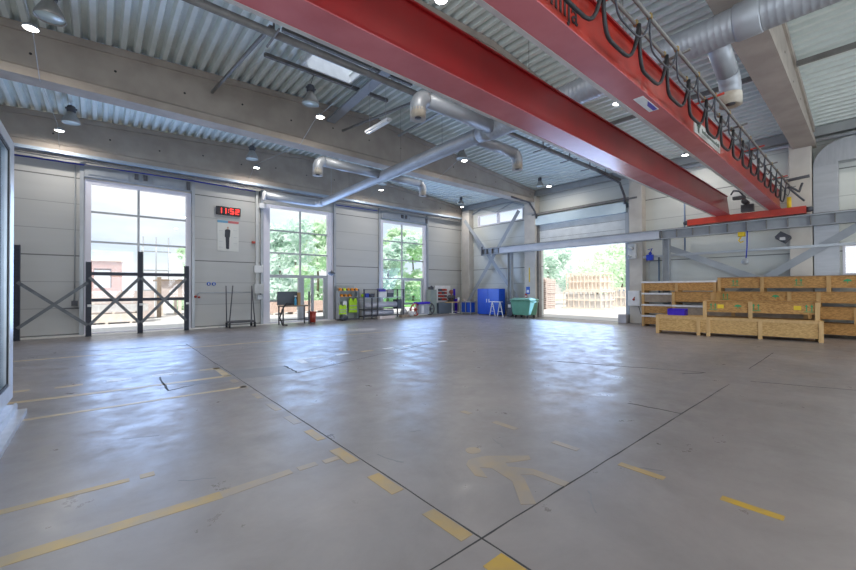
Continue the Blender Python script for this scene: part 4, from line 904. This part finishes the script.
# right wall floor things
bs = thing('bin_trolley', 'trolley with two blue bins in a grey frame beside the blue cabinet', 'trolley', (17.2, 16.2, 0))
for y in (15.75, 16.17, 16.6): MB().box(16.9, 16.94, y-.02, y+.02, 0, .78).box(17.36, 17.4, y-.02, y+.02, 0, .78).build('upright', m_alu, bs)
MB().box(16.9, 17.4, 15.73, 16.62, .74, .78).box(16.9, 17.4, 15.73, 16.62, .08, .11).build('frame', m_alu, bs)
for y0 in (15.79, 16.21): MB().box(16.95, 17.35, y0, y0+.34, .12, .72).build('blue_bin', m_bluecab, bs, .02)
bc = thing('storage_cabinet', 'tall bright blue cabinet before the crossed braces', 'cabinet', (17.55, 14.7, 0))
MB().box(17.2, 17.74, 13.82, 15.45, .05, 1.55).build('body', m_bluecab, bc, .01)
for y0, y1 in ((13.84, 14.62), (14.64, 15.43)):
    d_ = MB().box(17.18, 17.2, y0, y1, .08, 1.52).build('door', m_bluecab, bc)
    MB().box(17.16, 17.18, y1-.1 if y0 < 14 else y0+.06, y1-.06 if y0 < 14 else y0+.1, .75, .95).build('handle', m_white, d_)
MB().box(17.25, 17.7, 13.9, 15.4, 0, .05).build('base', m_darksteel, bc)
ld = thing('step_ladder', 'small white trestle ladder before the blue cabinet', 'step ladder', (17.0, 13.8, 0))
for y in (13.45, 14.0):
    MB().bar((16.85, y-.18, 0), (16.85, y+.02, .8), .04, .03).build('leg', m_white, ld); MB().bar((16.85, y+.22, 0), (16.85, y+.04, .8), .04, .03).build('leg', m_white, ld)
MB().box(16.7, 17.0, 13.4, 14.1, .8, .83).build('top_step', m_white, ld)
for z, d_ in ((.28, .12), (.54, .06)):
    for y in (13.45, 14.0): MB().bar((16.85, y-d_-.02, z), (16.85, y+d_+.06, z), .04, .02).build('rung', m_white, ld)
gb = thing('wheelie_bin', 'slim anthracite wheelie bin beside the green container', 'bin', (17.35, 13.1, 0))
MB().prism([(12.93, .04), (13.28, .04), (13.32, .84), (12.89, .84)], 17.2, 17.6, 'x').build('body', m_greyplas, gb, .02)
MB().box(17.16, 17.64, 12.87, 13.34, .84, .90).build('lid', m_greyplas, gb, .015)
MB().box(17.19, 17.2, 13.02, 13.2, .5, .68).build('label_panel', m_white, gb)
for y in (12.98, 13.24): MB().lathe([(0, -.03), (.07, -.03), (.07, .03), (0, .03)], (17.5, y, .07), 12, 'y').build('wheel', m_black, gb)
dp = thing('waste_container', 'green four-wheeled waste container beside the gate', 'waste container', (17.0, 12.1, 0))
MB().prism([(11.58, .16), (12.55, .16), (12.70, .94), (11.45, .94)], 16.75, 17.5, 'x').build('body', m_dump, dp, .03)
MB().prism([(11.42, .94), (12.73, .94), (12.68, 1.0), (12.4, 1.06), (11.75, 1.06), (11.47, 1.0)], 16.7, 17.52, 'x').build('lid', m_dumpl, dp, .02)
for k in range(7): MB().box(16.72, 16.75, 11.6+k*.16, 11.66+k*.16, .84, .93).build('rib', m_dump, dp)
MB().tube([(16.8, 11.4, .86), (17.4, 11.4, .86)], .025, 8).tube([(16.8, 12.75, .86), (17.4, 12.75, .86)], .025, 8).build('handle_bar', m_dumpl, dp)
for x in (16.85, 17.4):
    for y in (11.68, 12.45): MB().lathe([(0, -.03), (.08, -.03), (.08, .03), (0, .03)], (x, y, .08), 14, 'y').build('wheel', m_black, dp)
for y, z, s_, mm, lab in ((12.42, 1.45, .2, m_sign, 'blue pictogram sign on the column above the waste container'), (12.55, 1.15, .12, m_binred, 'small red and black sign below the blue pictogram sign')):
    o = MB().box(17.95, 17.965, y-s_*.6, y+s_*.6, z-s_, z+s_).build('wall_sign', mm); tag(o, lab, 'sign')
    MB().box(17.945, 17.95, y-s_*.35, y+s_*.35, z-s_*.6, z+s_*.1).build('pictogram', m_white, o)
tag(MB().box(17.955, 17.967, 12.3, 12.36, 1.9, 2.7).build('caution_strip', m_yellowlab), 'narrow yellow strip on the column above the signs', 'strip')

# ------------------------------------------------------------------ plywood crates
def stamp_umbrella(mb, u, v, s, y): mb.prism([(u-s, v), (u-s*.6, v+s*.5), (u, v+s*.7), (u+s*.6, v+s*.5), (u+s, v)], y-.003, y, 'y').box(u-.01, u+.01, y-.003, y, v-s*.6, v)
def stamp_arrows(mb, u, v, s, y):
    for d_ in (-s*.5, s*.5):
        mb.prism([(u+d_-s*.3, v+s*.3), (u+d_, v+s), (u+d_+s*.3, v+s*.3)], y-.003, y, 'y').box(u+d_-s*.1, u+d_+s*.1, y-.003, y, v-s*.8, v+s*.3)
    mb.box(u-s, u+s, y-.003, y, v-s*1.05, v-s*.9)
def crate(label, start, end, depth, z0, z1, posts, panel=m_osb, batten=m_wood, lid=None, skid=.09, stamps=(), rot_pt=None, top_rail=False, group='plywood crates'):
    """local axis u runs along the front from start to end, v (y) goes back from the front, z up"""
    s_, e_ = Vector((*start, 0)), Vector((*end, 0)); Ln = (e_-s_).length; h = z1-z0
    t_ = thing('plywood_crate', label, 'crate', (start[0], start[1], z0), group)
    ang = math.atan2(e_.y-s_.y, e_.x-s_.x)
    def put(mb, name, m_, bv=0):
        bmesh.ops.recalc_face_normals(mb.b, faces=mb.b.faces)
        me = bpy.data.meshes.new(name); mb.b.to_mesh(me); mb.b.free(); me.materials.append(m_)
        o = bpy.data.objects.new(name, me); COL.objects.link(o); o.parent = t_
        return o
    t_.rotation_euler = (0, 0, ang)
    put(MB().box(.1, Ln-.1, .035, depth-.035, skid, h-(.07 if lid is m_foil else .02)), 'panel', panel)
    for f_ in posts:
        x = max(0, min(Ln-.1, f_*Ln-.05))
        put(MB().box(x, x+.1, 0, .034, 0, h-(.07 if lid is m_foil else .02)), 'batten', batten)
    put(MB().box(-.001, .1, .036, depth, skid, h-(.07 if lid is m_foil else .02)), 'end_board', batten); put(MB().box(Ln-.1, Ln+.001, .036, depth, skid, h-(.07 if lid is m_foil else .02)), 'end_board', batten)
    for f_ in posts:
        x = max(.0, min(Ln-.1, f_*Ln-.05))
        put(MB().box(x+.005, x+.095, .036, depth-.036, 0, skid-.001), 'skid', batten)
    if top_rail: put(MB().box(.1, Ln-.1, .005, .034, h-.10, h-.02), 'top_rail', batten)
    put(MB().box(-.01, Ln+.01, -.012, depth+.01, h-(.07 if lid is m_foil else .02), h), 'lid', lid or panel)
    mb = MB(); any_ = False; my = MB(); anyy = False
    for kind, f_ in stamps:
        u = f_*Ln; v_ = skid+(h-skid)*.5
        if kind == 'u': stamp_umbrella(mb, u, v_, .10, .034); any_ = True
        elif kind == 'a': stamp_arrows(mb, u, v_, .11, .034); any_ = True
        else: my.box(u-.08, u+.08, .031, .034, v_-.06, v_+.06); anyy = True
    if any_: put(mb, 'stencil_print', m_green)
    if anyy: put(my, 'sticker', m_yellowlab)
    return t_
# front row
P0, P1 = (14.72, 4.95), (15.5, .92)
crate('long pale crate on the floor in front of all the others', P0, P1, .74, 0, .62, (0, .295, .36, .67, 1), m_osbl, m_woodl, None, .10, top_rail=True)
def along(f_, back=.0):
    s_, e_ = Vector(P0), Vector(P1); d_ = (e_-s_); nn = Vector((-d_.y, d_.x)).normalized()
    v_ = s_+d_*f_+nn*back; return (v_.x, v_.y)
crate('pale crate with green and yellow stamps on top of the front crate', along(.325, .06), along(.985, .06), .66, .622, 1.15, (0, .44, 1), m_osb, m_woodl, None, .16, stamps=(('a', .1), ('y', .17), ('u', .33), ('a', .49), ('y', .83), ('a', .92)))
bb_ = thing('stacking_bin', 'violet blue plastic bin on the front crate', 'bin', (15.35, 4.45, .62))
ob = MB()
ob.box(15.15, 15.5, 4.2, 4.72, .622, .64).box(15.15, 15.17, 4.2, 4.72, .64, .80).box(15.48, 15.5, 4.2, 4.72, .64, .84).box(15.17, 15.48, 4.2, 4.22, .64, .82).box(15.17, 15.48, 4.70, 4.72, .64, .84)
ob.build('body', m_violetblue, bb_); MB().box(15.13, 15.15, 4.2, 4.72, .78, .81).build('rim', m_violetblue, bb_)
# middle row
crate('crate at the bottom of the middle row, hidden behind the front crate', (16.36, 4.95), (16.36, 1.3), .6, 0, .46, (0, .5, 1))
crate('white-lidded crate in the middle row behind the violet bin', (16.36, 4.93), (16.36, 1.3), .6, .46, .93, (0, .5, 1), m_grayboard, m_wood, m_foil, .1)
crate('short plywood crate on top of the white-lidded middle crate', (16.36, 4.95), (16.36, 3.6), .6, .93, 1.42, (0, .93), m_osb, m_wood, None, .12)
# back row, nearer the gate
lay = [(0, .455, m_osb, 'bottom crate of the white-lidded stack nearest the gate'), (.455, .905, m_osb, 'second crate from the floor in the stack nearest the gate'),
       (.905, 1.365, m_grayboard, 'grey-sided crate third in the stack nearest the gate'), (1.365, 1.835, m_osb, 'topmost white-lidded crate of the stack nearest the gate')]
for z0, z1, pm, lab in lay: crate(lab, (17.02, 6.25), (17.02, 3.72), .6, z0, z1, (0, .5, 1), pm, m_wood, m_foil, .09)
lay = [(0, .46, 'bottom long crate of the stack under the small window', (('u', .72),), (0, .33, .66, 1)), (.46, .96, 'second long crate from the floor under the small window', (('u', .7),), (0, .3, .6, 1)),
       (.96, 1.43, 'third long crate in the stack under the small window', (('a', .04), ('u', .28), ('a', .66)), (0, .34, .46, .7, 1)), (1.43, 1.94, 'topmost long crate with green stamps under the small window', (('a', .09), ('a', .38), ('u', .57)), (0, .22, .5, .62, 1))]
for z0, z1, lab, st, ps in lay: crate(lab, (17.0, 3.68), (17.0, -1.9), .62, z0, z1, ps, m_osb, m_wood, m_grayboard if z1 > 1.5 else None, .12, st)

# ------------------------------------------------------------------ outside
def tree(label, x, y, h, rad, m_, n_=1500, trunk=.16, low=.25, seed=1):
    rnd = random.Random(seed)
    t_ = thing('tree', label, 'tree', (x, y, -.06), 'trees beyond the yard')
    MB().tube([(x, y, -.06), (x+.1, y, h*.35), (x-.05, y+.1, h*.75)], [trunk, trunk*.8, trunk*.3], 8).build('trunk', m_bark, t_)
    b_ = bmesh.new()
    blobs = [(Vector((rnd.gauss(0, .45)*rad, rnd.gauss(0, .45)*rad, h*(low+(1-low)*rnd.random()))), rad*rnd.uniform(.3, .55)) for _ in range(16)]
    for i in range(n_):
        c, r_ = rnd.choice(blobs)
        d_ = Vector((rnd.gauss(0, 1), rnd.gauss(0, 1), rnd.gauss(0, 1))).normalized()*r_*rnd.uniform(.55, 1.05)
        p = c+d_; s_ = rnd.uniform(.16, .32)*(h/6)**.5
        a = Vector((rnd.gauss(0, 1), rnd.gauss(0, 1), rnd.gauss(0, 1))).normalized(); c_ = a.orthogonal().normalized()
        v_ = [b_.verts.new(Vector((0, 0, 0))+p+q) for q in (a*s_, c_*s_*.6, -a*s_, -c_*s_*.6)]
        b_.faces.new(v_)
    me = bpy.data.meshes.new('foliage'); b_.to_mesh(me); b_.free(); me.materials.append(m_)
    o = bpy.data.objects.new('foliage', me); COL.objects.link(o); o.parent = t_
tree('pale birch beyond the pallet stack outside the gate', 33.5, 20.8, 6.5, 2.0, m_leafb, 1600, seed=2)
tree('round green tree behind the timber frames outside the gate', 52, 21.5, 7.0, 3.2, m_leaf, 1800, seed=3)
tree('green tree beside the parked car outside the gate', 46.5, 17.5, 5.6, 2.0, m_leaf, 1500, seed=4)
tree('low green tree between the birch and the round tree', 62, 29.5, 7.0, 2.6, m_leaf, 1300, seed=5)
sets = [('birch seen through the glazed doors, nearest the wall clock', 11.0, 31, 6.4, 2.5, m_leafb), ('birch in the middle of the glazed door window', 17.4, 38, 7.6, 2.9, m_leaf), ('leafy tree behind the two birches outside the glazed doors', 18.6, 47, 9.0, 3.2, m_leafb),
        ('tree seen through the last window beside its frame', 23.4, 33.8, 7.4, 2.4, m_leafb), ('tree at the far side of the last window', 31.0, 39, 8.6, 2.8, m_leaf), ('tall pale tree filling the middle of the last window', 34.8, 47.5, 10.2, 3.4, m_leafb),
        ('small bush beyond the container outside the first window', 6.2, 36, 4.6, 1.6, m_leaf)]
for k, (lab, x, y, h, rd, mm) in enumerate(sets): tree(lab, x, y, h, rd, mm, 4600, seed=20+k, low=.06)
# timber frames in the yard
def frame_crate(label, y0, y1, x0, x1, z0, z1, nb):
    t_ = thing('timber_frame_crate', label, 'timber crate', (x0, (y0+y1)/2, z0), 'slatted timber crates in the yard')
    fm = MB()
    for x in (x0, x1):
        for z in (z0+.06, (z0+z1)/2, z1-.06): fm.bar((x, y0, z), (x, y1, z), .09, .10)
    for y in (y0, y1):
        for z in (z0+.06, (z0+z1)/2, z1-.06): fm.bar((x0, y, z), (x1, y, z), .09, .10)
    fm.build('frame', m_pallet, t_)
    sl = MB()
    for i in range(nb+1):
        y = y0+(y1-y0)*i/nb
        for x in (x0, x1): sl.bar((x, y, z0), (x, y, z1), .10, .05)
    for i in range(1, 3):
        x = x0+(x1-x0)*i/3
        for y in (y0, y1): sl.bar((x, y, z0), (x, y, z1), .10, .05)
    sl.build('slat', m_pallet, t_)
    MB().box(x0+.1, x1-.1, y0+.1, y1-.1, z0+.12, z0+(z1-z0)*.8).build('wrapped_load', m_foil if z0 < .5 else m_pallet, t_)
frame_crate('slatted timber crate with white load at the bottom of the yard stack', 13.2, 16.2, 28.3, 30.6, -.06, 1.35, 7)
frame_crate('open slatted timber crate on top of the yard stack', 13.3, 16.0, 28.4, 30.5, 1.36, 2.75, 9)
frame_crate('slatted timber crate behind the yard stack beside the car', 13.2, 15.0, 33.5, 35.5, -.06, 1.6, 5)
for k, (x, y, n_, lab) in enumerate(((26.5, 16.7, 15, 'weathered pallet in the stack behind the gate jamb'), (27.6, 17.9, 16, 'weathered pallet in the taller stack under the birch'))):
    proto = None
    for i in range(n_):
        z = -.06+i*.155
        if proto is None:
            proto = thing('wooden_pallet', lab, 'pallet', (x, y, z), 'weathered pallets under the birch' if k else 'weathered pallets behind the gate jamb')
            dm = MB()
            for q in range(5): dm.box(x-.6+q*.26, x-.45+q*.26, y-.5, y+.5, z+.11, z+.14)
            dm.build('deck_plank', m_palletr, proto)
            bm_ = MB()
            for q in (-.45, 0, .45): bm_.box(x-.6, x+.6, y+q-.06, y+q+.06, z, z+.11)
            bm_.build('bearer', m_palletr, proto)
        else:
            o = copy_tree(proto); o.location = (x+random.uniform(-.03, .03), y+random.uniform(-.03, .03), z)
car = thing('parked_car', 'pale blue car parked far out in the yard', 'car', (41, 16.4, 0))
MB().prism([(14.9, .25), (18.6, .25), (18.6, .75), (17.9, .85), (17.3, 1.35), (15.6, 1.38), (15.1, .9), (14.9, .8)], 41, 42.6, 'x').build('body', mat('pale blue car paint', (.45, .55, .68), None, 3, .3), car, .05)
MB().prism([(15.5, .92), (17.6, .9), (17.2, 1.27), (15.7, 1.3)], 40.98, 42.62, 'x').build('side_glass', m_greyplas, car)
for y in (15.6, 17.9):
    for x in (41.05, 42.55): MB().lathe([(0, -.1), (.3, -.1), (.3, .1), (0, .1)], (x, y, .24), 16, 'x').build('wheel', m_black, car)
# seen through the first window
bl = thing('brick_building', 'red brown building with open window holes far beyond the first window', 'building', (-1, 60, 0))
bw = MB()
for x0, x1, z0, z1 in ((-5, 2.2, -.06, 1.8), (-5, -2.6, 1.8, 5.0), (-1.2, -.4, 1.8, 5.0), (1.2, 2.2, 1.8, 5.0), (-2.6, -1.2, 4.1, 5.0), (-.4, 1.2, 4.1, 5.0)): bw.box(x0, x1, 60, 66, z0, z1)
bw.build('wall', m_brick, bl); MB().box(-5.2, 2.4, 59.8, 66.2, 5.0, 5.2).build('roof_edge', m_pallet, bl)
scf = thing('scaffold_tower', 'thin pale scaffold beside the red brown building', 'scaffold', (4.2, 45, 0))
for x in (3.2, 4.2, 5.2): MB().tube([(x, 45, -.06), (x, 45, 6.6)], .05, 6).build('standard', m_alu, scf)
for z in (1.5, 3.4, 5.2): MB().bar((3, 45, z), (5.4, 45, z), .06, .12).build('ledger', m_alu, scf)
for k, (x0, x1, y, z0, z1, mm, lab) in enumerate(((-1.0, 1.6, 23.6, -.06, .42, m_pallet, 'pale plank bundle on the ground outside the first window'), (-.8, 1.9, 23.7, .43, .85, m_foil, 'white wrapped plank bundle on the pale bundle'),
                                       (-.6, 2.1, 24.2, .86, 1.15, m_palletr, 'grey brown plank bundle on top outside the first window'), (-.9, 2.4, 26.5, -.06, 1.5, m_palletr, 'weathered timber block behind the plank bundles'))):
    o = thing('plank_bundle', lab, 'timber', ((x0+x1)/2, y, z0), 'plank bundles outside the first window')
    MB().box(x0, x1, y, y+1.0, z0+.08, z1).build('planks_block', mm, o)
    for f_ in (.15, .5, .85): MB().box(x0+(x1-x0)*f_-.05, x0+(x1-x0)*f_+.05, y, y+1.0, z0, z0+.08).build('bearer', m_pallet, o)
    for f_ in (.3, .7): MB().box(x0+(x1-x0)*f_-.02, x0+(x1-x0)*f_+.02, y-.006, y, z0+.08, z1).build('strap', m_white, o)
cn = thing('timber_shed', 'brown lattice timber stack under a board outside the first window', 'timber stack', (4.2, 29, 0))
MB().box(2.9, 5.9, 28.5, 30.5, 1.0, 2.1).build('stack_block', m_palletr, cn)
MB().box(2.7, 6.1, 28.3, 30.7, 2.1, 2.2).build('cover_board', m_grayboard, cn)
for x in (2.95, 3.9, 4.9, 5.8): MB().box(x-.08, x+.08, 28.5, 28.7, -.06, 1.0).box(x-.08, x+.08, 30.3, 30.5, -.06, 1.0).build('post', m_pallet, cn)
tag(MB().box(2.6, 2.8, 27.2, 27.4, -.06, 2.3).build('gate_post', m_grayboard), 'grey upright post before the timber stack outside', 'post')
# seen through the glazed doors and the last window
for k, (x, y, w_, lab) in enumerate(((9.0, 24.5, 1.6, 'orange brown brick pallet outside the glazed doors, nearest the workbench'), (11.3, 25, 1.7, 'orange brown brick pallet outside behind the door leaf'), (13.6, 25.5, 1.5, 'orange brown brick pallet outside at the end of the row'))):
    o = thing('brick_pallet', lab, 'brick pallet', (x, y, 0), 'brick pallets outside the glazed doors')
    MB().box(x-w_/2, x+w_/2, y, y+1, .08, .75).build('brick_block', mat('orange brick', (.74, .56, .46), (.62, .44, .36), 9, .8), o)
    for q in (-.4, 0, .4): MB().box(x+q*w_-.06, x+q*w_+.06, y, y+1, -.06, .08).build('bearer', m_pallet, o)
sh = thing('mesh_fence', 'pale mesh fence outside the last window', 'fence', (22, 30, 0))
for k in range(7): MB().box(16+k*2.2-.04, 16+k*2.2+.04, 30, 30.08, -.06, 1.7).build('fence_post', m_dumpl, sh)
fm = MB()
for z in (.2, .6, 1.0, 1.4, 1.65): fm.bar((16, 30.04, z), (29.2, 30.04, z), .02, .03)
fm.build('mesh_panel', m_dumpl, sh)
far = thing('warehouse', 'long pale warehouse far behind the yard stack', 'building', (90, 30, 0))
MB().box(90, 100, 5, 60, -.06, 4.5).build('wall', m_cream, far); MB().box(89.8, 100.2, 4.8, 60.2, 4.5, 4.8).build('roof', m_alu, far)
